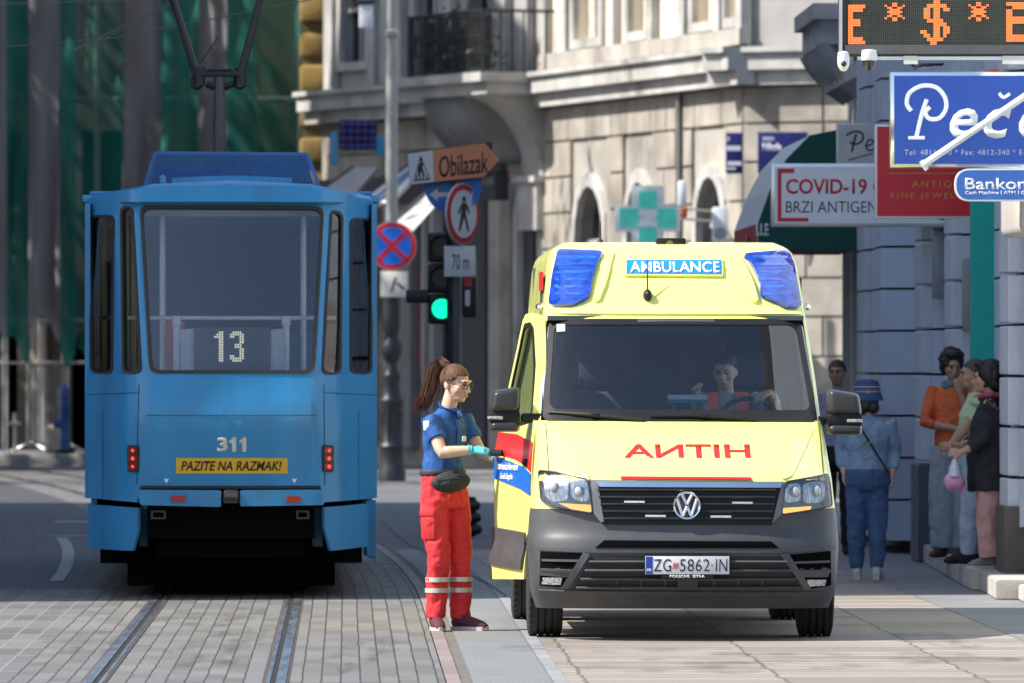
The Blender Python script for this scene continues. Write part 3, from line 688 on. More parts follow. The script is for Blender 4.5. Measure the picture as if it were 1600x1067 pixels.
# ---------------------------------------------------------------- tram
TF = Frame(360.5, 62.9, .03)
tblue = M('tram_blue', (.022, .20, .44), .36, 0, .10, 1.6, coat=.2, stretch=(3.2, 3.2, .45), grime=.34, bump=.05, bscale=3)
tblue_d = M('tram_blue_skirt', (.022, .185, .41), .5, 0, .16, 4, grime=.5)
rubb = M('window_rubber', (.02, .02, .02), .6)
cream = M('interior_cream', (.50, .42, .22), .6)
t_in = M('interior_grey', (.45, .48, .55), .7)
TP = [(.3, .16), (.69, .10), (.82, .10), (1.363, .0), (1.45, .02), (1.665, .075), (2.93, .36), (3.2, .42)]
def TY(u, z):
    b = lerp_tab(TP, z); a = abs(u)
    w0 = lerp_tab([(.8, .66), (1.363, .635), (1.7, .64), (2.95, .715)], z)
    if a > w0: b += .80 * min(a - w0, .17)
    if a > w0 + .17: b += 2.1 * (a - w0 - .17)
    return b - .05 * math.cos(min(a / w0, 1) * math.pi / 2) + .05
tf = lambda off=0: (lambda x, z: (x, TY(x, z) - off, z))
TW, TL = 1.09, 14.0
tram = thing('tram', 'blue tram seen from behind carrying number 311 and a yellow keep distance sticker', 'tram', TF.o, TF.th)
def tp(pts): return TF.locs(pts, TY)
sil = tp([(128, 781), (216, 787), (219, 761), (501, 761), (506, 787), (591, 785), (588.5, 317), (546, 301), (186, 296), (133, 309)])
zt = 3.0
sil = [(-TW, .745), (-.69, .72), (-.672, .835), (.662, .835), (.69, .72), (TW, .74), (TW, 2.93), (.87, 3.0), (-.87, 3.0), (-TW, 2.94)]
win_main = rnd(tp([(218, 321), (507, 323), (492, 582), (233, 582)]), .07)
wins = [rnd(tp(p), .05) for p in ([(187, 323), (207, 322), (221, 582), (190, 584)], [(138, 337), (178, 336), (176, 584), (140, 582)], [(517, 327), (537, 332), (534, 584), (503, 584)], [(547, 341), (584, 341), (582, 584), (547, 583)])]
b = B(); b.sheet(sil, [win_main] + wins, f=tf(), step=(.085, .15), thick=.04)
bodyT = b.done('body', tblue, tram, smooth=28)
# side walls with window rows, roof, far end
for s_ in (-1, 1):
    b = B(); hs = [rnd(rect(2.2 + i * 1.45, 3.4 + i * 1.45, 1.66, 2.7), .1) for i in range(8)]
    y0 = TY(TW, 1.5)
    b.sheet(rect(y0, TL, .74, 2.93), hs, f=lambda x, z: (s_ * TW, x, z), thick=.04 * s_)
    b.done('side_wall', tblue, tram, smooth=0)
    b = B(); b.sheet(rect(2.0, TL, 1.6, 2.75), f=lambda x, z: (s_ * (TW - .03), x, z)); b.done('side_window', glass('tram_side_glass', (.88, .9, .9), .06), tram, smooth=0)
    b = B(); b.box(min(s_ * 1.03, s_ * 1.075), max(s_ * 1.03, s_ * 1.075), 2.4, TL, .33, .735); b.done('side_skirt', tblue_d, tram, smooth=0)
b = B()
prof = [(-TW, 2.93), (-1.06, 2.985), (-.95, 3.01), (-.6, 3.07), (0, 3.10), (.6, 3.07), (.95, 3.01), (1.06, 2.98), (TW, 2.93)]
rings = []
for k, y in enumerate([0, .5, 1.0, 2.2, TL]):
    rings.append([Vector((x * (1 if y > 1.9 else .985), max(y, TY(min(abs(x), TW), 2.95)) + .0, z - (.035 if y == 0 else 0))) for x, z in prof])
b.ring_loft(rings, closed=False); b.box(-TW, TW, TL - .04, TL, .7, 2.93)
b.done('roof', tblue, tram, smooth=50)
# gutter steps at the roof corners
for s_ in (-1, 1):
    b = B(); b.bbox(min(s_ * .88, s_ * 1.115), max(s_ * .88, s_ * 1.115), 1.05, 2.3, 2.945, 3.0, .012); b.bbox(min(s_ * .80, s_ * 1.06), max(s_ * .80, s_ * 1.06), 1.15, 3.0, 3.0, 3.03, .012)
    b.done('roof_gutter', tblue, tram)
# visor above the rear window
vp = tp([(190, 320), (546, 322)]); 
b = B(); zz0, zz1 = 2.935, 3.06
vo = [(-.845, zz0), (.845, zz0), (.845, 3.015), (.55, 3.05), (.0, 3.062), (-.55, 3.05), (-.845, 3.015)]
b.sheet(vo, f=lambda x, z: (x, TY(x, 2.9) - .09 + .3 * (z - zz0) + (.10 * max(0, abs(x) - .68)), z), step=(.06, .03), thick=.2); b.done('visor', tblue, tram, smooth=30)
# window seals and panes
def ring_of(poly, k=.03):
    c = Vector((sum(p[0] for p in poly) / len(poly), sum(p[1] for p in poly) / len(poly)))
    out = []
    for p in poly:
        v = Vector(p) - c; out.append((c.x + v.x - math.copysign(min(k, abs(v.x) * .5), v.x), c.y + v.y - math.copysign(min(k, abs(v.y) * .5), v.y)))
    return out
tg = glass('tram_rear_glass', (.86, .88, .96), .10, .015); tg2 = glass('tram_corner_glass', (.8, .82, .8), .08)
for i, wv in enumerate([win_main] + wins):
    b = B(); b.sheet(wv, [ring_of(wv, .016 if i else .022)], f=tf(.012), step=.15, thick=.05); sl = b.done('window_seal', rubb, tram)
    b = B(); b.sheet(wv, f=tf(-.012), step=.3); b.done('rear_window' if i == 0 else 'corner_window', tg if i == 0 else tg2, tram)
# crease, bumper bar, skirts
def tpatch(name, pts, mat, off=.01, thick=.006, parent=tram, r=0, step=.09, Y=None):
    P = TF.locs(pts, Y or TY); P = rnd(P, r) if r else P
    Yf = Y or TY
    b = B(); b.sheet(P, f=lambda x, z: (x, Yf(x, z) - off, z), step=step, thick=thick); return b.done(name, mat, parent)
tpatch('bumper_bar', [(215, 764), (346, 765), (345, 791), (219, 788)], tblue_d, .07, .12, r=.02)
tpatch('bumper_bar', [(375, 765), (504, 764), (507, 788), (375, 790)], tblue_d, .07, .12, r=.02)
for pts in ([(268, 773), (289, 773), (289, 783), (267, 783)], [(448, 774), (469, 774), (470, 783.5), (448, 783.5)]):
    tpatch('reflector', pts, M('reflector_red', (.30, .012, .012), .3, 0, .2, 60), .085, .02)
b = B(); x, z = TF.loc(361, 775, TY); b.bbox(x - .055, x + .055, -.0, .2, z - .05, z + .05, .015); b.tube([(x - .05, .01, z), (x + .05, .01, z)], .03, 10); b.done('coupler', M('coupler_steel', (.05, .05, .052), .5, .5, .3, 30), tram)
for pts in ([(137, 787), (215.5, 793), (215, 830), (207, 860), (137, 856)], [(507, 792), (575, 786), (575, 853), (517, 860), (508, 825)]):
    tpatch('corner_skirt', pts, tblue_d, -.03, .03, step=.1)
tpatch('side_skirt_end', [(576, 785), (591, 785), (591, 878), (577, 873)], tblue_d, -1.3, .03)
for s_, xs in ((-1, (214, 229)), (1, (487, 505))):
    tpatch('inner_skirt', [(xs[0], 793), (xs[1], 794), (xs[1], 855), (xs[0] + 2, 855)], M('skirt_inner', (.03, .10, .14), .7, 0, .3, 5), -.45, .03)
tpatch('lower_edge', [(219, 758), (501, 758), (501, 762.5), (219, 762.5)], rubb, .004, .01)
for pts in ([(236, 797), (259, 797), (259, 810), (236, 810)], [(463, 797), (483, 797), (483, 810), (463, 810)]):
    P = TF.locs(pts, .25); b = B(); b.sheet(P, [[(p[0] * .94 + .06 * (P[0][0] + P[1][0]) / 2 + (0), p[1]) for p in ring_of(P, .012)]], f=lambda x, z: (x, .2, z), thick=.08); b.done('lifting_socket', M('socket_grey', (.04, .045, .05), .6), tram, smooth=0)
# tail lights
tl_off = M('tail_lens', (.25, .012, .01), .25, 0, .3, 60)
tl_on = M('tail_lit', (.8, .03, .02), .3, emit=1.4, ecol=(1, .05, .04))
for cx, on in ((207, .6), (513.5, 1)):
    h = tpatch('tail_light', [(cx - 8.5, 695), (cx + 8.5, 695), (cx + 8, 737), (cx - 8, 737)], rubb, .02, .03, r=.02)
    for k in range(3):
        y = 703 + k * 12.5
        tpatch('tail_lens', [(cx - 6, y - 5), (cx + 6, y - 5), (cx + 6, y + 5), (cx - 6, y + 5)], tl_off, .028, .01, parent=h, r=.015)
        u, zz = TF.loc(cx + .5, y, TY); q = B(); q.ell((u, TY(u, zz) - .03, zz), (.013, .008, .013)); q.done('tail_bulb', tl_on if (on == 1 and k > 0) or k == 1 else M('tail_dim', (.6, .05, .03), .3, emit=.5, ecol=(1, .1, .05)), h)
# writing on the rear
a, c = TF.loc(339, 705.5, TY), TF.loc(386, 682.5, TY)
dg_m = M('silver_digits', (.50, .50, .50), .7, spec=.2)
a, c = TF.loc(339, 705.5, TY), TF.loc(356, 682.5, TY); lettering('3', a[0], c[0], a[1], c[1], tf(.005), dg_m, tram, bold=.035, name='fleet_digit', thick=.001)
for x0 in (357.5, 373.5):
    tpatch('fleet_digit', [(x0 + 5, 705), (x0 + 11.5, 705), (x0 + 11.5, 682.5), (x0 + 6.5, 682.5), (x0 + 4.5, 685.5), (x0 + .5, 687.5), (x0 + .5, 692), (x0 + 5, 690.5)], dg_m, .005, .001)
stk = tpatch('sticker', [(275, 715), (449.5, 715), (449.5, 739), (275, 739)], M('sticker_yellow', (.62, .36, .02), .5, 0, .06), .005, .004)
a, c = TF.loc(283, 734.5, TY), TF.loc(440, 719.5, TY)
lettering('PAZITE NA RAZMAK!', a[0], c[0], a[1], c[1], tf(.009), blackm, stk, bold=.01, shear=.22)
for x in (260, 460):
    tpatch('jacking_mark', [(x - 4, 747.5), (x + 4, 747.5), (x, 754.5)], white_paint, .006, .003)
# roof: mesh guard, low hump, knob
mesh_m = M('guard_frame', (.012, .05, .13), .6)
Yg = 1.7
gp_ = TF.locs([(242.5, 239), (480.6, 241), (499, 291), (226, 291)], Yg)
b = B(); (ax, az), (bx2, bz2), (cx2, cz2), (dx2, dz2) = gp_
nv, nh = 62, 15
for i in range(nv + 1):
    t = i / nv; p, q = Vector((ax + (bx2 - ax) * t, az + (bz2 - az) * t)), Vector((dx2 + (cx2 - dx2) * t, dz2 + (cz2 - dz2) * t))
    w = .0035 if 0 < i < nv else .012
    b.bm.faces.new([b.bm.verts.new((x, Yg - .006, z)) for x, z in ((q.x - w, q.y), (q.x + w, q.y), (p.x + w, p.y), (p.x - w, p.y))])
for i in range(nh + 1):
    t = i / nh; p, q = Vector((ax + (dx2 - ax) * t, az + (dz2 - az) * t)), Vector((bx2 + (cx2 - bx2) * t, bz2 + (cz2 - bz2) * t))
    w = .0035 if 0 < i < nh else .010
    b.bm.faces.new([b.bm.verts.new((x, Yg - .008, z)) for x, z in ((p.x, p.y - w), (q.x, q.y - w), (q.x, q.y + w), (p.x, p.y + w))])
b.done('mesh_guard', M('guard_wire', (.03, .13, .34), .5), tram, smooth=0, recalc=False)
b = B(); rs = []
for y, k in ((1.74, .97), (4.6, .97), (4.9, .8)): rs.append([Vector((x * k, y, 3.0 if z < 3.1 else z)) for x, z in gp_])
b.ring_loft(rs); b.done('roof_equipment', M('equipment_dark', (.008, .018, .035), .7, 0, .5, 9), tram, smooth=0)
b = B(); hp = TF.locs([(269, 290), (456, 290), (456, 279), (410, 276), (362, 275), (315, 276), (269, 279)], 1.1); b.sheet(hp, f=lambda x, z: (x, 1.1 + .2 * (z - 3.05), z), thick=.4); b.done('roof_hatch', tblue, tram)
u, z = TF.loc(254, 286, 1.0); b = B(); b.tube([(u + .01, 1.0, z - .06), (u, 1.0, z + .03), (u - .008, 1.0, z + .055)], [.026, .026, .018], 10); b.done('roof_vent', tblue, tram)
# pantograph
Yp = 3.6; pan = link_obj('pantograph', None, tram); pdark = M('pantograph_steel', (.018, .02, .025), .5, .3)
def tl3(px, py, y=Yp): u, z = TF.loc(px, py, y); return Vector((u, y, z))
b = B(); b.tube([tl3(343, 262), tl3(343, 120)], [(.055, .055), (.045, .045)], 10); b.done('pantograph_post', M('post_grey', (.05, .052, .065), .5), pan)
b = B(); p, q = tl3(311, 117), tl3(376, 117); b.bbox(p.x, q.x, Yp - .05, Yp + .05, p.z - .02, p.z + .03, .012); b.bbox(p.x + .06, q.x - .06, Yp - .06, Yp + .06, p.z + .025, p.z + .045, .008)
b.tube([tl3(322, 132), tl3(343, 140), tl3(364, 132)], [.025, .03, .025], 8); b.done('pantograph_bar', pdark, pan)
for x0, x1 in (((310, 126), (268, -8)), ((374, 126), (408, -8))):
    b = B(); b.tube([tl3(*x0), tl3(*x1)], [.034, .026], 8); b.tube([tl3(x0[0] + 2, x0[1] - 20), tl3(x0[0] + 2, x0[1] + 8)], .045, 10)
    b.done('pantograph_arm', pdark, pan)
    c = tl3(x0[0] + (-2 if x0[0] < 340 else 1), 128); b = B(); b.tube([(c.x + .048 * math.cos(a), Yp, c.z - .0 + .055 * math.sin(a)) for a in [i * math.pi / 8 for i in range(17)]], .013, 6); b.done('pantograph_loop', pdark, pan)
b = B(); b.tube([tl3(314, 98), tl3(342, 57)], .004, 4); b.done('pantograph_rope', pdark, pan)
b = B(); b.tube([tl3(262, -8), tl3(306, 110)], .012, 6); b.done('pantograph_spring', pdark, pan)
# interior
b = B(); b.box(-1.05, 1.05, 1.2, TL - .1, .82, .88).box(-.8, .8, .4, 1.3, .82, .88); b.done('floor', M('tram_floor', (.16, .16, .18), .8), tram, smooth=0)
b = B(); b.box(-1.04, 1.04, 1.0, TL - .1, 2.84, 2.88); b.done('ceiling', t_in, tram, smooth=0)
b = B(); b.box(-1.03, 1.03, 7.2, 7.24, .88, 2.84); b.done('bulkhead', M('bulkhead_blue', (.20, .25, .42), .7), tram, smooth=0)
wht = M('rail_white', (.70, .72, .72), .4)
b = B(); p, q = TF.loc(130, 495.5, .6), TF.loc(583, 495.5, .6); b.tube([(p[0] + .03, 1.2, p[1]), (-.7, .6, p[1] - .01), (.7, .6, p[1] - .01), (q[0] - .03, 1.2, p[1])], .016, 8); b.done('handrail', wht, tram)
for x in (276, 447):
    u, z = TF.loc(x, 498, .6); b = B(); b.bbox(u - .035, u + .035, .56, .62, z - .06, z + .02, .015); b.tube([(u, .59, z - .05), (u, .59, 1.6)], [(.02, .028)] * 2, 6); b.done('handrail_bracket', wht, tram)
for xs in ((282, 303), (423, 444)):
    P = TF.locs([(xs[0], 584), (xs[1], 584), (xs[1], 514), (xs[0], 516)], .55); b = B(); b.sheet(P, f=lambda x, z: (x, .55, z), thick=.03); b.done('display_support', M('support_white', (.5, .53, .62), .5), tram, smooth=0)
P = TF.locs([(303, 584), (423, 512)], .52); dsp = B(); dsp.bbox(P[0][0], P[1][0], .5, .6, P[0][1], P[1][1], .015); dp = dsp.done('route_display', M('display_case', (.05, .055, .07), .5), tram)
P2 = TF.locs([(311, 567), (415, 519)], .495); b = B(); b.box(P2[0][0], P2[1][0], .492, .5, P2[0][1], P2[1][1]); b.done('display_face', M('display_face', (.022, .03, .045), .4), dp, smooth=0)
DIG = {'1': ["..##", ".###", "####", "..##", "..##", "..##", "..##", "..##", "..##", "..##", "..##", "..##", "..##"],
       '3': [".####.", "######", "##..##", "....##", "....##", "..###.", "..###.", "....##", "....##", "....##", "##..##", "######", ".####."]}
led = M('led_warm', (.9, .85, .6), .4, emit=.32, ecol=(1, .92, .66))
b = B(); p0 = TF.loc(336, 520, .49); dx = TF.loc(336 + 3.75, 520, .49)[0] - p0[0]
ox = 0
for ch in '13':
    for r_, row in enumerate(DIG[ch]):
        for c_, v in enumerate(row):
            if v == '#':
                x = p0[0] + (ox + c_) * dx; z = p0[1] - r_ * dx * .95
                b.box(x - dx * .38, x + dx * .38, .483, .49, z - dx * .38, z + dx * .38)
    ox += len(DIG[ch][0]) + 2.6
b.done('display_digits', led, dp, smooth=0)
for x, y0, y1, yy in ((254, 316, 585, .9), (474, 316, 590, .9)):
    p, q = TF.loc(x, y0, yy), TF.loc(x, y1, yy); b = B(); b.tube([(p[0], yy, 2.84), (p[0], yy, .9)], .022, 8); b.done('grab_pole', wht, tram)
for x0, x1 in ((150, 3), (163, 3), (198, 2.5), (209, 2.5)):
    u, _z = TF.loc(x0, 400, 1.25); b = B(); b.box(u - .018, u + .018, 1.25, 1.29, 1.3, 2.84); b.done('door_frame', cream, tram, smooth=0)
for x0 in (529, 574):
    u, _z = TF.loc(x0, 400, 1.2); b = B(); b.box(u - .02, u + .02, 1.2, 1.24, 1.3, 2.84); b.done('door_frame', M('frame_grey', (.35, .33, .28), .6), tram, smooth=0)
for sx, sy, mt in ((-.43, 1.1, M('seat_orange', (.55, .10, .03), .5)), (.12, 2.6, M('seat_dark', (.02, .025, .04), .7)), (.6, 2.0, M('seat_blue', (.06, .12, .25), .6)), (-.75, 3.2, _m['seat_dark']), (.62, 4.2, _m['seat_dark'])):
    b = B(); w = .09 if mt.name == 'seat_orange' else .22
    b.bbox(sx - w, sx + w, sy, sy + .42, 1.28, 1.36, .03, seg=3); b.bbox(sx - w, sx + w, sy - .04, sy + .04, 1.34, 2.06 if w < .1 else 1.98, .04, seg=3); b.tube([(sx, sy + .2, .88), (sx, sy + .2, 1.3)], .03)
    b.done('seat', mt, tram)
# running gear, with near-black boxes added to deepen the shade below
b = B(); b.box(-.95, .95, .9, TL - .5, .36, .80).box(-.62, .62, .35, 1.2, .45, .80).box(-.98, .98, 1.0, TL - .6, .25, .5).box(-.78, .78, 1.35, 5.2, .07, .5).box(-.78, .78, 8.8, 12.2, .07, .5).box(-.55, .55, .55, 1.2, .3, .6); b.done('underframe_shade_boxes', dark, tram, smooth=0)
for y in (2.2, 4.0, 9.5, 11.4):
    for s_ in (-1, 1):
        b = B(); b.lathe([(.05, -.06), (.32, -.06), (.33, .05), (.35, .06), (.35, .075), (.05, .075)], seg=28, mt=Matrix.Translation((s_ * .53, y, .345)) @ Matrix.Rotation(R(90 * -s_), 4, 'Y')); b.done('wheel', M('wheel_steel', (.05, .045, .04), .5, .4), tram)
P = TF.locs([(180, 872), (290, 858)], 1.4); b = B(); b.bbox(P[0][0], P[1][0], 1.4, 2.0, P[0][1], P[1][1] + .05, .01); b.done('bogie_frame', M('bogie_rust', (.035, .022, .015), .8, 0, .4, 12), tram)

# panel seams and rivets of the rear
seam_t = M('panel_seam', (.008, .05, .12), .7)
for pts in ([(216, 600), (217.2, 600), (214.5, 756), (213, 756)], [(505.5, 600), (506.7, 600), (508.5, 756), (507, 756)], [(134, 615), (215, 612), (215, 613.3), (134, 616.3)], [(507, 612), (588, 616), (588, 617.3), (507, 613.3)], [(228, 647.6), (494, 647.6), (494, 648.6), (228, 648.6)], [(160, 640), (161, 640), (161, 779), (160, 779)], [(560, 640), (561, 640), (561, 779), (560, 779)]):
    tpatch('panel_seam', pts, seam_t, .003, .003)
b = B()
for x, y0, y1, n in ((224, 665, 750, 9), (498, 665, 750, 9), (139, 630, 770, 12), (583, 630, 770, 12)):
    for k in range(n):
        u, z = TF.loc(x, y0 + (y1 - y0) * k / (n - 1), TY); b.ell((u, TY(u, z), z), (.005, .003, .005), None, 6)
b.done('rivets', tblue_d, tram)
# ---------------------------------------------------------------- right-hand building (runs along the pavement)
RB = (5.2 - .0194 * 56, 56.0)
ra = .0194
rb = thing('building', 'pale blue grey rusticated building along the right pavement behind the bystanders', 'building', (RB[0], RB[1], 0), ra)
blue_st = M('blue_grey_stucco', (.52, .58, .69), .85, 0, .10, 1.5, .15, 70, grime=.15)
groove_m = M('stucco_joint', (.03, .035, .045), .9)
b = B()
b.box(.06, 8, -2, 31.5, 0, 15); b.done('wall_core', groove_m, rb, smooth=0)
pil = [9.3, 15.4, 19.1, 27.7]       # pilasters, metres along the facade
b = B(); ch = .385
bays = [(-2, 8.2)] + [(p + .45, q - .45) for p, q in zip([8.0] + pil[:-1], pil)][1:] + [(28.2, 31.5)]
for k in range(30):
    z0, z1 = .12 + k * ch, .12 + (k + 1) * ch - .022
    for a, c in bays:
        if False: continue      # entrance recess
        b.box(0, .3, a, c, z0, z1)
b.done('rusticated_wall', blue_st, rb, smooth=0)
b = B()
for k in range(30):
    z0, z1 = .12 + k * ch, .12 + (k + 1) * ch - .022
    for y0, y1 in ((22.2, 23.3), (23.32, 24.55), (24.57, 25.9)): b.box(-.30 + (.05 if y0 == 23.32 else 0), .05, y0, y1, z0, z1)
b.done('wall_pier', blue_st, rb, smooth=0)
pil_m = M('pilaster_stucco', (.52, .56, .64), .85, 0, .08, 1.2, .15, 70, grime=.12)
for i, p in enumerate(pil):
    b = B()
    for k in range(2 if i else 1, 30):
        z0, z1 = .12 + k * ch, .12 + (k + 1) * ch - .022
        b.bbox(-.17, .05, p - .45, p + .45, z0, z1, .012, seg=1)
        b.box(-.09, .05, p - .62, p - .45, z0, z1)
    b.done('pilaster', pil_m, rb, smooth=0)
    b = B(); b.bbox(-.20, .05, p - .5, p + .5, 0, .86 if i else .66, .012, seg=1); b.done('pilaster_base', M('plinth_navy', (.06, .07, .10), .6, 0, .2, 4) if i > 0 else M('plinth_brown', (.10, .085, .075), .7, 0, .2, 4), rb, smooth=0)
for p, zz in ((14.6, 2.0), (18.2, 2.9), (18.25, 2.3)):
    b = B(); b.bbox(-.10, .0, p - .1, p + .1, zz, zz + .6, .01); b.done('wall_plate', M('plate_grey', (.24, .26, .28), .5, .3), rb)
b = B(); b.box(-.19, .10, 12.5, 12.58, .2, 3.85); b.done('door_panel', M('teal_paint', (.0, .36, .31), .5, 0, .06), rb, smooth=0)
b = B(); b.box(.07, .12, 12.40, 12.5, .2, 3.85); b.done('door_jamb', M('teal_dark', (.0, .20, .2), .5), rb, smooth=0)
b = B(); b.bbox(-.28, .3, 6.2, 8.2, 2.68, 3.1, .06, seg=3); b.bbox(-.18, .3, 6.3, 8.2, 3.1, 3.35, .03); b.done('door_canopy', M('canopy_stone', (.44, .41, .38), .8, 0, .12, 2, .2, 60), rb)
# shopfront beyond the last pilaster
b = B(); b.box(-.02, .02, 28.3, 31.5, .3, 3.6); b.done('shop_window', M('shop_glass_dark', (.02, .022, .028), .12), rb, smooth=0)
for y in (28.4, 29.9, 31.4):
    b = B(); b.box(-.12, .04, y - .06, y + .06, 0, 3.7); b.done('window_mullion', white_paint, rb, smooth=0)
for z in (1.2, 2.1, 3.0):
    b = B(); b.box(-.05, .0, 28.3, 31.5, z, z + .025); b.done('window_bar', M('bar_grey', (.12, .12, .13), .6), rb, smooth=0)
# cornice with corbels
cm = M('cornice_dark', (.42, .42, .43), .85, 0, .25, 3, .3, 40)
b = B(); b.box(-.42, .1, 30.0, 33.5, 4.95, 5.2); b.box(-.50, .1, 29.9, 33.6, 5.2, 5.36); b.box(-.2, .1, 27, 33.5, 4.55, 4.7)
b.done('cornice', cm, rb, smooth=0)
for k in range(5):
    b = B(); y = 30.1 + k * .8
    b.tube([(.05, y, 4.5), (-.12, y, 4.62), (-.3, y, 4.82), (-.38, y, 4.96)], [(.09, .17)] * 4, 4, up=(0, 0, 1)); b.done('corbel', cm, rb, smooth=0)
for y, z in ((19, 4.6), (20.3, 4.75), (22, 4.45), (24.2, 4.7), (25, 4.35)):
    b = B(); b.bbox(-.03, .02, y - .12, y + .12, z, z + .04, .006); b.done('wall_clip', groove_m, rb)
b = B(); b.box(-.03, .02, 14.8, 15.5, 4.5, 5.2); b.done('vent_window', dark, rb, smooth=0)
# steps
stone_s = M('step_stone', (.42, .40, .36), .75, 0, .15, 2.5, .2, 60, grime=.25)
def prism(name, poly, z0, z1, mat, parent=None, bev=.012):
    t = B(); lo = [t.bm.verts.new((p[0], p[1], z0)) for p in poly]; hi = [t.bm.verts.new((p[0], p[1], z1)) for p in poly]
    n = len(poly)
    for i in range(n): t.bm.faces.new((lo[i], lo[(i + 1) % n], hi[(i + 1) % n], hi[i]))
    t.bm.faces.new(hi); t.bm.faces.new(lo[::-1])
    if bev: bmesh.ops.bevel(t.bm, geom=t.bm.edges[:], offset=bev, segments=2, affect='EDGES')
    return t.done(name, mat, parent)
stp = thing('stone_steps', 'low pale stone entrance steps at the right edge under three bystanders', 'steps', (3.6, 64, 0))
for nm, poly, z0, z1 in (('landing', [(-.075, 1.5), (.02, 13.5), (1.2, 13.5), (1.2, 1.5)], 0, .16), ('tread', [(-.03, -1.1), (.0, 1.49), (1.3, 1.49), (1.3, -1.1)], 0, .15), ('tread', [(.13, -4), (.13, -1.12), (1.4, -1.12), (1.4, -4)], 0, .12), ('block', [(.26, 1.9), (.26, 4.2), (1.2, 4.2), (1.2, 1.9)], .165, .36)):
    prism(nm, poly, z0, z1, stone_s, stp)

# ---------------------------------------------------------------- projecting signs on the right
def sign(name, label, cat, x0, y0, x1, y1, d, face, edge, thick=.12, rim=.02, group=None):
    p, q = W(x0, y1, d), W(x1, y0, d)
    t = thing(name, label, cat, (p.x, d, p.z), 0, group); w, h = q.x - p.x, q.z - p.z
    b = B(); b.bbox(0, w, 0, thick, 0, h, .008); b.done('frame', edge, t)
    b = B(); b.box(rim, w - rim, -.004, .02, rim, h - rim); b.done('face', face, t, smooth=0)
    return t, w, h, (lambda px, py: ((px - x0) / (x1 - x0) * w, (y1 - py) / (y1 - y0) * h))
def fpl(off=.006): return lambda x, z: (x, -off, z)
def slet(t, cv, txt, x0, y0, x1, y1, mat, **k):
    a, c = cv(x0, y1), cv(x1, y0); return lettering(txt, a[0], c[0], a[1], c[1], fpl(), mat, t, **k)
def srect(t, cv, x0, y0, x1, y1, mat, name='panel', off=.006):
    a, c = cv(x0, y1), cv(x1, y0); b = B(); b.box(a[0], c[0], -off, 0, a[1], c[1]); return b.done(name, mat, t, smooth=0)
alu = M('aluminium', (.62, .63, .64), .3, .7, .06)
lred = M('sign_red', (.55, .015, .03), .45, 0, .03); lblack = M('sign_black', (.012, .014, .02), .5); lwhite = M('sign_white', (.70, .72, .76), .45, 0, .03); gold = M('sign_gold', (.42, .27, .06), .45)
# LED board
t, w, h, cv = sign('led_board', 'wide black dot matrix board with orange currency symbols at top right', 'sign', 1311, -70, 1800, 88, 58, M('led_panel', (.012, .012, .011), .55), M('led_case', (.05, .052, .055), .4, .3), .2, .05)
srect(t, cv, 1320, 71, 1800, 85, M('led_case_front', (.09, .092, .096), .4), 'lower_frame', .02); srect(t, cv, 1311, -70, 1316, 88, alu, 'edge_strip', .02)
b = B(); a = cv(1329, 70); c = cv(1798, -68); pit = (c[0] - a[0]) / 150
for i in range(150):
    for j in range(45):
        x, z = a[0] + i * pit, a[1] + j * pit
        if z > c[1] or x > cv(1640, 0)[0]: continue
        b.bm.faces.new([b.bm.verts.new((x + dx * pit * .3, -.0055, z + dz * pit * .3)) for dx, dz in ((-1, -1), (1, -1), (1, 1), (-1, 1))])
b.done('unlit_dots', M('led_off', (.075, .078, .062), .5), t, smooth=0, recalc=False)
GL = {'E': ["#######", "######.", "##.....", "##.....", "#####..", "#####..", "##.....", "##.....", "##.....", "######.", "#######"],
      '*': ["...##...", "#..##..#", ".##..##.", "..####..", ".######.", "..####..", ".##..##.", "#..##..#", "...##..."],
      '$': ["....##...", "..######.", ".##.##.##", ".##.##...", ".##.##...", "..#####..", "....####.", "....##.##", "##..##.##", ".##.##.#.", "..#####..", "...##...."],
      'e': ["#######", "..####.", "##.....", "##.....", "######.", "######.", "##.....", "##.....", "##.....", "#######", "######."]}
led_o = M('led_orange', (.9, .25, .06), .5, emit=.6, ecol=(1, .16, .03))
b = B()
for ch, X0, Y0, X1, Y1, shr in (('E', 1325, 8, 1352, 70, .18), ('*', 1382, 5, 1414, 34, 0), ('$', 1438, 1, 1484, 71, .1), ('*', 1513, 4, 1545, 34, 0), ('e', 1572, 4, 1606, 66, .2)):
    g_ = GL[ch]; nr, nc = len(g_), len(g_[0])
    for r_ in range(nr):
        for c_ in range(nc):
            if g_[r_][c_] != '#': continue
            for sub in range(2):
                for sb2 in range(2):
                    px = X0 + (c_ + .25 + .5 * sub) / nc * (X1 - X0); py = Y0 + (r_ + .25 + .5 * sb2) / nr * (Y1 - Y0)
                    x, z = cv(px, py); sx, sz = (X1 - X0) / nc * .19 / 229.9, (Y1 - Y0) / nr * .2 / 229.9
                    b.box(x - sx, x + sx, -.009, -.004, z - sz, z + sz)
b.done('lit_dots', led_o, t, smooth=0)
srect(t, cv, 1340, 89, 1640, 94, lwhite, 'cable_tray', -.06)
for x0, x1 in ((1412, 1434), (1566, 1640)): srect(t, cv, x0, 88, x1, 101, M('junction_box', (.6, .6, .57), .6), 'junction_box', .01)
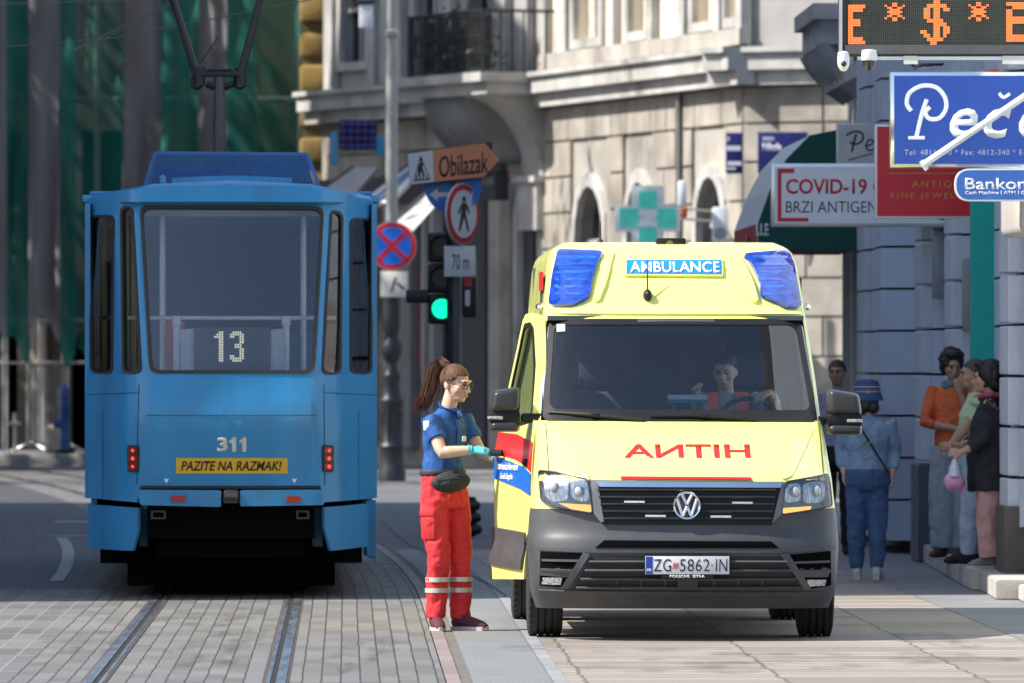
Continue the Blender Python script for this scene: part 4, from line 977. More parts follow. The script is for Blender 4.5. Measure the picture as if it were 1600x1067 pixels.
def camera_dome(label, px, py, d, r, kind):
    p = W(px, py, d); t = thing('security_camera', label, 'camera', p, 0, 'cameras under the led board')
    b = B()
    if kind: b.lathe([(.0, .07), (r, .06), (r * 1.05, .0), (r * .95, -.01)], seg=20); b.done('housing', lwhite, t); b = B(); b.lathe([(r * .85, -.005), (r * .7, -.05), (r * .3, -.075), (.0, -.08)], seg=20); b.done('dome', M('dome_dark', (.03, .03, .035), .1), t)
    else: b.lathe([(.01, .07), (r * .9, .06), (r, .02), (r * .95, -.03), (r * .6, -.06), (.01, -.07)], seg=18); b.done('housing', lwhite, t); b = B(); b.ell((.0, -r * .8, -.02), (.02, .02, .02)); b.done('lens', lblack, t)
camera_dome('small round white camera at the left corner under the orange dot board', 1318, 96, 58, .042, 0)
camera_dome('white dome camera with dark glass beside the small round one', 1358, 93, 58, .055, 1)
# Pecenj sign
blue_s = M('sign_blue', (.018, .065, .34), .4, 0, .04)
t, w, h, cv = sign('hanging_sign', 'blue sign in a silver frame with big white looping letters', 'sign', 1391, 113, 1655, 263, 62, blue_s, chrome, .14, .028)
for txt, x0, y0, x1, y1 in (('e', 1484, 170, 1528, 217), ('c', 1537, 170, 1580, 217), ('e', 1592, 170, 1640, 217)):
    slet(t, cv, txt, x0, y0, x1, y1, lwhite, bold=.02, shear=.25)
def stroke(t, cv, pts, wd, mat, off=.008, name='lettering'):
    P = [cv(*p) for p in pts]; sm = []
    for i in range(len(P) - 1):
        p0, p1, p2, p3 = (Vector(P[max(i - 1, 0)]), Vector(P[i]), Vector(P[i + 1]), Vector(P[min(i + 2, len(P) - 1)]))
        for k in range(5):
            u = k / 5; sm.append(.5 * ((2 * p1) + (-p0 + p2) * u + (2 * p0 - 5 * p1 + 4 * p2 - p3) * u * u + (-p0 + 3 * p1 - 3 * p2 + p3) * u ** 3))
    sm.append(Vector(P[-1]))
    b = B(); b.tube([(p.x, -off * .5, p.y) for p in sm], [(.003, wd)] * len(sm), 6, up=(0, 1, 0)); return b.done(name, mat, t)
stroke(t, cv, [(1424, 174), (1417, 163), (1421, 146), (1440, 135), (1462, 137), (1476, 152), (1478, 170), (1468, 185), (1452, 186), (1446, 176), (1453, 168)], .018, lwhite)
stroke(t, cv, [(1448, 156), (1440, 180), (1432, 214)], .018, lwhite); stroke(t, cv, [(1419, 216), (1445, 216)], .014, lwhite); stroke(t, cv, [(1561, 146), (1568, 153), (1578, 147)], .014, lwhite)
slet(t, cv, 'Tel: 4811 340 * Fax: 4812-340 * E-mail: info', 1413, 234, 1652, 243, M('sign_dots', (.35, .38, .55), .5), space=1.1)
b = B(); p, q = cv(1441, 259), cv(1650, 118); b.tube([(p[0], -.10, p[1]), (q[0], -.10, q[1])], [(.03, .026)] * 2, 10); b.tube([(p[0] - .015, -.1, p[1] + .03), (p[0] + .03, -.1, p[1] - .035)], .018, 8); b.tube([(p[0], -.1, p[1]), (p[0], 0, p[1])], .015, 6); b.done('strut', M('strut_white', (.68, .68, .66), .35), t)
# bank sign
t = thing('bank_sign', 'pill shaped blue sign with white bank machine lettering at right edge', 'sign', W(1492, 315, 61.2)); a_ = W(1492, 315, 61.2)
cvb = lambda px, py: ((px - 1492) * 61.2 / F, (315 - py) * 61.2 / F)
o_ = rnd([cvb(1492, 315), cvb(1660, 315), cvb(1660, 264), cvb(1492, 264)], .115, 8)
b = B(); b.sheet(o_, f=fpl(0), thick=.1); b.done('rim', lwhite, t)
b = B(); b.sheet(rnd([cvb(1494.5, 312.5), cvb(1657, 312.5), cvb(1657, 266.5), cvb(1494.5, 266.5)], .105, 8), f=fpl(.004), thick=.01); b.done('face', M('bank_blue', (.03, .11, .40), .4), t)
slet(t, cvb, 'Bankomat', 1508, 279, 1640, 297, lwhite, bold=.012, space=1.0); slet(t, cvb, 'Cash Machine | ATM | Geldautomat', 1508, 299, 1645, 306, lwhite, bold=.008)
# orange disc behind
p = W(1556, 188, 66); t = thing('round_sign', 'orange round sign mostly hidden behind the blue framed sign', 'sign', p); b = B(); b.lathe([(0, -.05), (.385, -.05), (.395, 0), (.385, .05), (0, .05)], seg=40, mt=Matrix.Rotation(R(90), 4, 'X')); b.done('disc', M('sign_orange', (.75, .16, .03), .45), t)
b = B(); b.box(.1, .7, -.02, .02, -.03, .03); b.done('bracket', steel, t)
# antique sign
t, w, h, cv = sign('jewellery_sign', 'dark red sign with thin gold antique jewellery lettering', 'sign', 1367, 195, 1541, 342, 69, lred, lwhite, .14, .018)
slet(t, cv, 'ANTIQUE', 1425, 283, 1512, 295, gold, space=1.35); slet(t, cv, 'FINE JEWELLERY', 1392, 302, 1537, 313, gold, space=1.3); srect(t, cv, 1389, 271, 1532, 272.2, gold, 'gold_line')
# covid sign
t, w, h, cv = sign('clinic_sign', 'white sign with red bracket and test centre lettering behind the dark red sign', 'sign', 1205, 256, 1510, 355, 74, lwhite, alu, .16, .03)
for a in ((1215, 264, 1221, 347), (1221, 264, 1241, 271), (1221, 341, 1263, 347)): srect(t, cv, *a, lred, 'bracket_mark')
slet(t, cv, 'COVID-19 CENTAR', 1228, 280, 1475, 304, lred, bold=.02); slet(t, cv, 'BRZI ANTIGEN TEST', 1228, 315, 1425, 333, lblack, bold=-.005)
srect(t, cv, 1468, 341, 1495, 345, M('sign_green', (.02, .28, .07), .5), 'green_mark')
# script sign
t, w, h, cv = sign('script_sign', 'grey sign with black handwritten letters above the white clinic sign', 'sign', 1307, 193, 1400, 300, 78, M('sign_grey', (.48, .48, .47), .5, 0, .1, 3), steel, .1, .015)
stroke(t, cv, [(1322, 212), (1336, 206), (1348, 210), (1346, 222), (1334, 226), (1328, 222)], .011, lblack); stroke(t, cv, [(1338, 210), (1334, 224), (1331, 238)], .012, lblack); stroke(t, cv, [(1352, 229), (1362, 226), (1364, 220), (1357, 220), (1353, 230), (1360, 236), (1372, 230)], .009, lblack); stroke(t, cv, [(1325, 251), (1340, 247), (1365, 240)], .006, lblack)
# awning
aw_t = thing('awning', 'barrel awning with dark green end and pale top over a shopfront', 'awning', W(1184, 390, 82))
def awp(px, py): p = W(px, py, 82) - W(1184, 390, 82); return (p.x, p.z)
prof = [awp(*p) for p in ((1310, 203), (1265, 212), (1228, 250), (1203, 297), (1184, 350))]
green = M('awning_green', (.004, .075, .06), .8, 0, .1); 
b = B(); b.sheet(prof + [awp(1184, 389), awp(1342, 393), awp(1342, 203)], f=lambda x, z: (x, 0, z), thick=.03); b.done('awning_end', green, aw_t, smooth=0)
b = B(); L_ = 5.0
for (x0, z0), (x1, z1) in zip([awp(1342, 203)] + prof, prof):
    b.bm.faces.new([b.bm.verts.new(p) for p in ((x0, .0, z0), (x1, .0, z1), (x1 - L_ * ra, L_, z1), (x0 - L_ * ra, L_, z0))])
bmesh.ops.remove_doubles(b.bm, verts=b.bm.verts[:], dist=1e-4); b.done('canopy', M('awning_white', (.60, .64, .66), .8, 0, .06), aw_t, smooth=0)
b = B(); x, z = prof[-1]; zb = awp(1184, 389)[1]
b.bm.faces.new([b.bm.verts.new(p) for p in ((x - .003, .03, z), (x - .003, .03, zb), (x - L_ * ra, L_, zb), (x - L_ * ra, L_, z))]); b.done('valance', M('awning_red', (.42, .02, .02), .8), aw_t, smooth=0)
lettering('M', 1.0, 2.6, .03, .16, lambda y, z: (x - .012 - y * ra, 3.6 - y + .6, zb + z), lwhite, aw_t, bold=.05, thick=0)
a, c = awp(1183, 369), awp(1198, 350); lettering('LLE', a[0] - .01, c[0] + .02, a[1], c[1], fpl(.005), lwhite, aw_t, bold=.03)
b = B(); b.box(awp(1184, 0)[0], awp(1342, 0)[0], .04, L_, zb, zb + .03); b.done('frame', M('awning_frame', (.25, .02, .02), .7), aw_t, smooth=0)

# ---------------------------------------------------------------- sign post with traffic light
def disc(b, c, r, y, th=.02, seg=32, rot=0):
    mt = Matrix.Translation((c[0], y, c[1])) @ Matrix.Rotation(rot, 4, 'Z') @ Matrix.Rotation(R(90), 4, 'X')
    b.lathe([(0, th / 2), (r, th / 2), (r, -th / 2), (0, -th / 2)], seg=seg, mt=mt); return b
sg_w = M('sign_face_white', (.56, .58, .60), .4, 0, .04); sg_r = M('sign_face_red', (.42, .012, .02), .4); sg_b = M('sign_face_blue', (.01, .13, .5), .4); sg_o = M('sign_face_orange', (.60, .21, .10), .45, 0, .08)
pole_m = M('pole_grey', (.10, .105, .12), .5, .4)
D = 84.5; s84 = F / D; base = W(712, 565 + EYE * s84, D)
sp = thing('sign_post', 'grey post with orange detour arrow, pedestrian ban and 70 m plate', 'sign post', base)
def sl(px, py): p = W(px, py, D) - base; return (p.x, p.z)
b = B(); b.tube([(0, .06, 0), (0, .06, sl(712, 232)[1])], .035, 10); b.done('pole', pole_m, sp)
yaw = lambda x, z: (x, .04 - .25 * (x), z)
bd = [sl(637, 240), sl(640, 290), sl(770, 276), sl(769, 222)]
b = B(); b.sheet(bd, f=lambda x, z: (x, -.02, z), thick=.03); b.done('board', lblack, sp)
b = B(); b.sheet([sl(637.5, 241), sl(640.5, 289), sl(678, 285), sl(676, 235.5)], f=lambda x, z: (x, -.026, z), thick=.004); o = b.done('board_symbol', sg_w, sp, smooth=0)
b = B(); b.sheet([sl(676, 235.5), sl(678, 285), sl(756, 277), sl(781, 250), sl(757, 224)], f=lambda x, z: (x, -.026, z), thick=.004); b.done('board_arrow', sg_o, sp, smooth=0)
tri = [sl(646, 284), sl(673, 281.5), sl(657, 243)]
b = B(); b.sheet(tri, [[tuple(Vector(p) * .86 + Vector((sum(q[0] for q in tri) / 3, sum(q[1] for q in tri) / 3)) * .14) for p in tri]], f=lambda x, z: (x, -.029, z), thick=.003)
for x in (650, 655, 660, 666): b.sheet([sl(x, 283), sl(x + 2.5, 282.8), sl(x + 1.5, 274), sl(x, 274)], f=lambda x, z: (x, -.029, z), thick=.003)
b.sheet([sl(653, 276), sl(656, 276), sl(658, 268), sl(661, 276), sl(664, 276), sl(660, 262), sl(662, 256), sl(657, 253), sl(653, 262)], f=lambda x, z: (x, -.0295, z), thick=.003); disc(b, sl(658, 250), .018, -.0295, .004, 12)
b.done('board_pictogram', lblack, sp, smooth=0)
a, c = sl(686, 277), sl(763, 236)
lettering('Obilazak', a[0], c[0], 0, c[1] - a[1] - .045, lambda x, z: (x, -.030, a[1] - .01 + z + (x - a[0]) * .11), lblack, sp, bold=.01)
b = B(); disc(b, sl(708, 290), 45 / s84, .11); ds = b.done('round_blue_sign', sg_b, sp)
b = B(); b.sheet([sl(671, 304), sl(684, 294), sl(684, 301), (sl(738, 299)), sl(738, 306), sl(684, 308), sl(684, 315)], f=lambda x, z: (x, .098, z), thick=.004); b.done('sign_arrow', sg_w, ds, smooth=0)
e = link_obj('pedestrian_sign', None, sp); c = sl(722, 335); e.location = (c[0], -.02, c[1]); e.rotation_euler = (0, 0, R(58))
r0 = 48 / s84
b = B(); disc(b, (0, 0), r0, 0); b.done('sign_rim', sg_w, e); b = B(); disc(b, (0, 0), r0 * .97, -.006); b.done('sign_ring', sg_r, e); b = B(); disc(b, (0, 0), r0 * .78, -.012); b.done('sign_field', sg_w, e)
b = B(); b.sheet([(-.10, -.17), (-.065, -.17), (0, -.03), (.065, -.17), (.10, -.17), (.035, .0), (.04, .06), (.09, .0), (.11, .02), (.045, .11), (-.04, .11), (-.11, .01), (-.09, -.01), (-.035, .06)], f=lambda x, z: (x, -.024, z), thick=.003); disc(b, (0, .145), .03, -.024, .004, 14); b.done('sign_figure', lblack, e, smooth=0)
p, q = sl(694, 433), sl(743, 385); b = B(); b.bbox(p[0], q[0], -.03, -.01, p[1], q[1], .005); pt = b.done('distance_plate', sg_w, sp)
a, c = sl(706, 422), sl(733, 398); lettering('70 m', a[0], c[0], a[1], c[1], fpl(.033), lblack, pt, bold=.0)
# traffic light
D2 = 87.0; s82 = F / D2; base2 = W(697, 565 + EYE * s82, D2)
tl_ = thing('traffic_light', 'black traffic light glowing green behind the grey sign post', 'traffic light', base2)
def sl2(px, py): p = W(px, py, D2) - base2; return (p.x, p.z)
b = B(); b.tube([(.05, .1, .3), (.05, .1, sl2(0, 360)[1])], .05, 10); b.done('pole', M('signal_black', (.016, .017, .019), .5), tl_)
p, q = sl2(668, 507), sl2(718, 362); hh = (q[1] - p[1]) / 3
b = B()
for k in range(3): b.bbox(p[0], q[0], .1, .34, p[1] + k * hh, p[1] + (k + 1) * hh - .008, .035, seg=3)
b.done('housing', _m['signal_black'], tl_)
for k in range(3):
    c = ((p[0] + q[0]) / 2 - .02, p[1] + (k + .5) * hh)
    b = B(); disc(b, c, .10, .095, .03); b.done('lens', [M('lens_green', (.0, .8, .45), .3, emit=1.0, ecol=(.0, .85, .42), var=.5, scale=18), M('lens_dark', (.03, .025, .02), .3), _m.get('lens_dark')][k] or _m['lens_dark'], tl_)
    b = B(); mt = Matrix.Translation((c[0], .1, c[1]))
    rs = []
    for y, s_ in ((0, 1), (-.2, .97)): rs.append([Vector((c[0] + .125 * s_ * math.cos(a), .1 + y, c[1] + .125 * s_ * math.sin(a))) for a in [R(-25) + i * R(230) / 14 for i in range(15)]])
    b.ring_loft(rs, closed=False); b.done('visor', _m['signal_black'], tl_)
p, q = sl2(634, 474), sl2(670, 453); b = B(); b.bbox(p[0], q[0], .05, .25, p[1], q[1], .02); b.done('side_visor', _m['signal_black'], tl_)
p, q = sl2(722, 497), sl2(745, 400); b = B(); b.bbox(p[0], q[0], .15, .4, p[1], q[1], .03); b.done('side_housing', _m['signal_black'], tl_)
b = B(); b.box(p[0] + .03, p[0] + .08, .14, .15, p[1] + .12, p[1] + .28); b.done('button_plate', sg_w, tl_, smooth=0)
b = B(); b.box(p[0] + .02, p[0] + .1, .14, .15, p[1] + .32, p[1] + .42); b.done('signal_plate', sg_r, tl_, smooth=0)
# black ribbed bollard pair at the foot
b = B()
bo = thing('bollard', 'squat black ribbed bollard behind the paramedic in red trousers', 'bollard', W(706, 565 + EYE * F / 86, 86))
for k in range(3): b.bbox(-.31 + .02 * k, .31 - .01 * k, -.12, .12, .02 + k * .12, .12 + k * .12, .045, seg=3)
b.done('ribs', _m['signal_black'], bo); b = B(); b.bbox(-.25, .25, -.09, .09, 0, .4, .03); b.done('core', blackm, bo)
# ornate lamp post
D3 = 125.5; s3 = F / D3; base3 = W(612, 565 + EYE * s3, D3)
lp = thing('lamp_post', 'tall ornate cast iron street lamp post behind the tram', 'lamp post', base3)
def z3(y): return (565 + EYE * s3 - y) / s3
iron = M('cast_iron', (.03, .033, .038), .45, .3, .2, 8)
pr = [(22, 752), (22, 735), (20, 730), (19, 700), (21, 696), (17, 690), (16, 640), (19, 634), (20, 624), (15, 618), (13, 600), (15, 585), (10, 576), (9, 566), (15, 556), (18, 545), (17, 536), (11, 528), (12, 520), (14, 510), (14, 470), (15, 462), (12, 455), (11, 420)]
b = B(); b.lathe([(r_ / s3, z3(y)) for r_, y in pr], seg=24)
for k in range(10):
    a = 2 * math.pi * k / 10; b.tube([(.157 * math.cos(a), .157 * math.sin(a), z3(690)), (.157 * math.cos(a), .157 * math.sin(a), z3(642))], .014, 5)
b.done('base', iron, lp)
b = B(); b.lathe([(9.5 / s3, z3(430)), (9.2 / s3, z3(60)), (12 / s3, z3(57)), (12 / s3, z3(50)), (8 / s3, z3(46)), (7.5 / s3, z3(-260)), (0, z3(-261))], seg=18)
b.done('shaft', M('lamp_shaft', (.33, .33, .32), .45, .5, .1, 5), lp)
b = B(); b.tube([(0, 0, z3(-150)), (-1.2, -.2, z3(-250)), (-1.8, -.3, z3(-252))], .04, 8); b.lathe([(.05, .1), (.22, 0), (.2, -.05), (0, -.06)], (-1.9, -.32, z3(-250)), 14); b.done('lamp_arm', iron, lp)
ns = thing('no_stopping_sign', 'round red and blue no stopping sign on the ornate lamp post', 'sign', W(613, 385, D3 - .3))
rr = 38 / s3
b = B(); disc(b, (0, 0), rr, .01, .02); b.done('rim', M('sign_rim_grey', (.5, .46, .4), .5), ns); b = B(); disc(b, (0, 0), rr * .96, 0); b.done('ring', sg_r if False else M('bright_red', (.62, .01, .025), .4), ns); b = B(); disc(b, (0, 0), rr * .78, -.006); b.done('field', M('bright_blue', (.01, .16, .72), .4), ns)
b = B()
for a in (45, 135): b.box(-rr * .8, rr * .8, -.022, -.018, -.035, .035, Matrix.Rotation(R(a), 4, 'Y') @ Matrix.Translation((0, .001 if a > 50 else 0, 0)))
b.done('cross', _m['bright_red'], ns, smooth=0)
pt = thing('direction_plate', 'small white plate with a black arrow under the no stopping sign', 'sign', W(616, 465, D3 - .3)); b = B(); b.bbox(-.2, .2, -.015, .015, 0, .38, .01); b.done('plate', M('plate_cream', (.6, .58, .54), .5), pt)
b = B(); b.sheet([(-.06, .08), (-.03, .08), (.03, .3), (.0, .28)], f=fpl(.02), thick=.003); b.sheet([(.02, .2), (.05, .22), (.16, .13), (.14, .1)], f=fpl(.02), thick=.003); b.done('arrow', lblack, pt, smooth=0)
# extra thin mast with white lantern at top left of the lamp
b = B(); ml = thing('wall_lantern', 'white box lantern high beside the grey lamp post', 'lantern', W(572, 45, 124)); b.bbox(-.1, .1, -.1, .1, 0, .35, .03); b.done('lantern_body', lwhite, ml); b = B(); b.bbox(-.13, .13, -.13, .13, .35, .42, .02); b.tube([(0, 0, .4), (0, 0, .8), (.3, 0, .82)], .02, 6); b.done('lantern_cap', iron, ml)
# ---------------------------------------------------------------- background buildings
class Wall:
    def __init__(s, P0, P1):
        s.p = Vector(P0); v = Vector(P1) - s.p; s.L = v.length; s.u = v.normalized(); s.n = Vector((s.u.y, -s.u.x))
        s.sg = 1
        if s.n.y > 0: s.n = -s.n; s.sg = -1
    def S(s, px):                                    # metres along the wall of a photo column
        k = (px - 800) / F; return (k * s.p.y - s.p.x) / (s.u.x - k * s.u.y)
    def at(s, t, z, off=0): q = s.p + s.u * t + s.n * off; return Vector((q.x, q.y, z))
    def Z(s, px, py): t = s.S(px); d = (s.p + s.u * t).y; return EYE - (py - HZ) * d / F
    def box(s, b, t0, t1, z0, z1, o0, o1):
        if t0 > t1: t0, t1 = t1, t0
        if o0 > o1: o0, o1 = o1, o0
        v = [b.bm.verts.new(s.at(t, z, o)) for t, o, z in ((t0, o1, z0), (t1, o1, z0), (t1, o0, z0), (t0, o0, z0), (t0, o1, z1), (t1, o1, z1), (t1, o0, z1), (t0, o0, z1))]
        for f in ((0, 3, 2, 1), (4, 5, 6, 7), (0, 1, 5, 4), (1, 2, 6, 5), (2, 3, 7, 6), (3, 0, 4, 7)): b.bm.faces.new([v[i] for i in f])
    def f(s, off): return lambda t, z: s.at(t, z, off)
pA, pC, pE, pR = [(W(px, 0, d).x, d) for px, d in ((1165, 128), (850, 139.5), (505, 149), (1330, 127))]
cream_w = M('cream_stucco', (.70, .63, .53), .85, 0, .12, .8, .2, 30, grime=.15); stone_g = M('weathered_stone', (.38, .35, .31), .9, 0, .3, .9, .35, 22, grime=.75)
shade_w = M('cream_stucco_shaded', (.36, .35, .34), .85, 0, .2, 1.0, .2, 30, grime=.65); trim = M('trim_white', (.44, .43, .41), .85, 0, .25, 1.3, .3, 25, grime=.8)  # shade_w: darker copy of the cream stucco, shade held in the colour
wpane = M('window_dark', (.015, .018, .024), .1, 0, .2)
cb = thing('corner_building', 'cream stone corner building with arched windows and a balcony behind the ambulance', 'building', (pC[0], pC[1], 0))
cbo = Vector((pC[0], pC[1], 0))
def put(b, name, mat, parent=cb, smooth=0):
    for v in b.bm.verts: v.co -= cbo
    return b.done(name, mat, parent, smooth=smooth)
w1, w2, w0 = Wall(pA, pC), Wall(pC, pE), Wall(pA, pR)
TOP = 16
def facade(w, arches, wins, cut, mat_lo, mat_hi, zc=5.95):
    hs = [arch(*sorted((w.S(a), w.S(c_))), .6, zt) for a, c_, zt in arches]
    b = B(); b.sheet(rect(-.05, w.L + .05, 0, zc), hs, f=w.f(0), thick=.35 * w.sg); put(b, 'wall', mat_lo)
    hw = [rect(*sorted((w.S(a), w.S(c_))), z0, z1) for a, c_, z0, z1 in wins]
    b = B(); b.sheet(rect(-.05, w.L + .05, zc, TOP), hw, f=w.f(-.02), thick=.3 * w.sg); put(b, 'wall', mat_hi)
    for h in hs:
        x0, x1 = min(p[0] for p in h), max(p[0] for p in h); zt = max(p[1] for p in h)
        b = B(); b.sheet(arch(x0 - .18, x1 + .18, .55, zt + .18), [arch(x0 + .04, x1 - .04, .62, zt - .04)], f=w.f(.07), thick=.12 * w.sg); fr_ = None
        o = put(b, 'window', trim)
        b = B(); b.sheet(arch(x0, x1, .6, zt), f=w.f(-.25)); put(b, 'pane', wpane, o)
        b = B(); m_ = (x0 + x1) / 2; w.box(b, m_ - .05, m_ + .05, .6, zt - .1, -.22, -.16); w.box(b, x0, x1, zt - (x1 - x0) / 2 - .06, zt - (x1 - x0) / 2 + .02, -.22, -.16); put(b, 'glazing_bar', trim, o)
    for (a, c_, z0, z1), h in zip(wins, hw):
        x0, x1 = h[0][0], h[1][0]
        b = B(); b.sheet(rect(x0 - .2, x1 + .2, z0 - .12, z1 + .15), [rect(x0 + .03, x1 - .03, z0 + .03, z1 - .03)], f=w.f(.06), thick=.1 * w.sg); o = put(b, 'window', trim)
        b = B(); b.sheet(rect(x0, x1, z0, z1), f=w.f(-.2)); put(b, 'pane', wpane if cut else M('blind_cream', (.55, .5, .42), .6), o)
        b = B(); m_ = (x0 + x1) / 2; w.box(b, m_ - .04, m_ + .04, z0, z1, -.17, -.1); w.box(b, x0, x1, z0 + .9, z0 + .97, -.17, -.1); put(b, 'glazing_bar', trim, o)
    b = B(); w.box(b, -.5, w.L + .2, zc - .06, zc + .16, 0, .28); w.box(b, -.5, w.L + .2, zc + .16, zc + .42, 0, .42); w.box(b, -.5, w.L + .2, zc + .42, zc + .5, 0, .5); put(b, 'cornice', trim)
    # rusticated blocks with missing openings
    rng = random.Random(3); b = B()
    for k in range(9):
        z0 = .7 + k * .58; z1 = z0 + .54
        if z1 > zc - .08: z1 = zc - .1
        if z1 - z0 < .2: continue
        t = -.02
        while t < w.L:
            t2 = min(t + rng.uniform(.9, 1.7), w.L)
            ok = True
            for h in hs:
                x0, x1 = min(p[0] for p in h) - .2, max(p[0] for p in h) + .2; zt = max(p[1] for p in h) + .2
                if z0 < zt and t2 > x0 and t < x1:
                    if t < x0 - .25: t2 = x0
                    else: ok = False; t2 = max(t2, x1) if t2 < x1 else x1
            if ok and t2 - t > .15: w.box(b, t + .02, t2 - .02, z0, z1, 0, .06)
            t = t2 + 1e-3
    put(b, 'rusticated_blocks', M('block_stone', (.33, .30, .26), .9, 0, .35, 1.1, .4, 20, grime=.6))
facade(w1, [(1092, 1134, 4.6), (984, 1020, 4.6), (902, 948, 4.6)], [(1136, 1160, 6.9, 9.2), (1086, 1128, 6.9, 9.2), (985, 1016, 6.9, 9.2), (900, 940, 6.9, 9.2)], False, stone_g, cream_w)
facade(w2, [(812, 846, 4.5)], [(735, 775, 6.6, 9.0), (650, 690, 6.6, 9.0), (535, 575, 6.9, 9.0)], True, M('shade_stone', (.30, .285, .265), .9, 0, .25, .7, .25, 25, grime=.4), shade_w)  # shaded side: stone and stucco darkened in colour to carry the shade
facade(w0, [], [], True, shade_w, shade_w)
# flat pilaster strips and aprons on the lit upper floor
b = B()
for px in (1165, 1130, 1075, 1025, 965, 890, 858): t = w1.S(px); w1.box(b, t - .16, t + .16, 6.5, TOP, 0, .12)
for px in (830, 795, 710, 632, 610, 590, 525): t = w2.S(px); w2.box(b, t - .16, t + .16, 6.5, TOP, 0, .14)
put(b, 'pilaster_strip', trim)
b = B(); w1.box(b, -.2, w1.L, 6.5, 6.75, 0, .16); put(b, 'string_course', stone_g); b = B(); w1.box(b, 0, w1.L, 0, .6, 0, .12); put(b, 'plinth', stone_g); b = B(); w2.box(b, -.2, w2.L, 0, .5, 0, .12); put(b, 'plinth', stone_g)
b = B(); t = w1.S(1072); 
for k in range(1): b.tube([w1.at(t, .2, .12), w1.at(t, 5.9, .12)], .05, 8)
put(b, 'drainpipe', M('zinc', (.2, .2, .2), .5, .5))
b = B(); w0.box(b, -.3, w0.L, TOP, TOP + .5, -8, .5); w1.box(b, -.3, w1.L, TOP, TOP + .5, -8, .5); w2.box(b, 0, w2.L, TOP, TOP + .5, -8, .5); put(b, 'roof', M('roof_tile', (.2, .08, .05), .8))
# shopfront on the shaded side
sf = w2
b = B(); sf.box(b, sf.S(800), sf.S(520), .3, 4.4, .05, .12); put(b, 'shop_window', M('shopfront_glass', (.02, .024, .034), .15, 0, .6, .5))
for px, wd, mt in ((798, .25, stone_g), (766, .5, M('pier_dark', (.07, .07, .075), .8)), (735, .06, trim), (700, .08, trim), (686, .06, trim), (655, .35, M('pier_light', (.26, .25, .25), .8)), (628, .1, trim), (575, .3, stone_g), (545, .08, trim)):
    b = B(); t = sf.S(px); sf.box(b, t - wd, t + wd, .3, 4.4, .1, .3); put(b, 'shop_pier', mt)
b = B(); t = sf.S(673); sf.box(b, t - .12, t + .12, 1.5, 3.2, .12, .16); put(b, 'shop_poster', M('poster_red', (.5, .03, .04), .6))
b = B(); t0, t1 = sf.S(790), sf.S(770); sf.box(b, t0, t1, .8, 2.8, .12, .15); put(b, 'shop_poster', M('poster_grey', (.3, .3, .3), .6))
b = B(); sf.box(b, sf.S(800), sf.S(520), 4.4, 4.9, .05, .3); put(b, 'shop_fascia', M('fascia_dark', (.06, .06, .065), .7))
# balcony at the corner
bw = w2; t0, t1 = bw.S(850), bw.S(752)
def bp(t, z, o): return bw.at(t, z, o)
b = B(); bw.box(b, t0 - .6, t1, 6.1, 6.3, 0, 1.25); bw.box(b, t0 - .7, t1 + .1, 6.3, 6.45, 0, 1.4); bal = put(b, 'balcony', trim)
for ta, mt in ((t0 + .1, trim), (t1 - .9, M('bracket_dark', (.16, .16, .16), .9, 0, .3, 2))):
    b = B(); rs = []
    for i in range(9):
        a = i / 8 * math.pi / 2; o = 1.15 * (1 - math.sin(a)) + .12 ; z = 6.1 - 1.35 * (1 - math.cos(a)) ** .9
        rs.append([bp(ta - .35, z, 0), bp(ta + .55, z, 0), bp(ta + .55, z, o), bp(ta - .35, z, o)])
    b.ring_loft(rs); put(b, 'bracket', mt, bal, smooth=40)
    b = B(); bw.box(b, ta - .3, ta + .5, 3.9, 4.75, 0, .22); bw.box(b, ta - .4, ta + .6, 4.68, 4.78, 0, .3); put(b, 'bracket_foot', trim, bal)
b = B(); rs = []
for i in range(9):
    a = i / 8 * math.pi / 2; o = 1.1 * math.cos(a) + .02; z = 6.1 - 1.1 * math.sin(a)
    rs.append([bp(t0 + .5, z, 0), bp(t1 - .2, z, 0), bp(t1 - .2 - .5 * (1 - math.cos(a)), z, o), bp(t0 + .5 + .3 * (1 - math.cos(a)), z, o)])
b.ring_loft(rs); put(b, 'soffit', M('soffit_grey', (.20, .2, .2), .9, 0, .25, 2), bal, smooth=40)
b = B()
n = 26
for i in range(n + 1):
    t = t0 - .6 + (t1 - t0 + .6) * i / n; p = bp(t, 6.45, 1.3); 
    b.tube([p, p + Vector((0, 0, 1.0))], .016 if i % 5 else .04, 5)
    if i < n and i % 2 == 0:
        q = bp(t + (t1 - t0) / n, 6.95, 1.3); b.tube([q + Vector((.12 * math.cos(a) * bw.u.x, .12 * math.cos(a) * bw.u.y, .2 * math.sin(a))) for a in [k * math.pi / 6 for k in range(13)]], .014, 4)
for z in (6.5, 7.05, 7.45): b.tube([bp(t0 - .6, z, 1.3), bp(t1, z, 1.3)], .025, 5)
for tt in (t0 - .6, t1):
    for k in range(6): p = bp(tt, 6.45, .2 + k * .2); b.tube([p, p + Vector((0, 0, 1.0))], .016, 5)
    b.tube([bp(tt, 7.45, 0), bp(tt, 7.45, 1.3)], .025, 5)
put(b, 'railing', M('wrought_iron', (.02, .021, .023), .6, .3), bal)
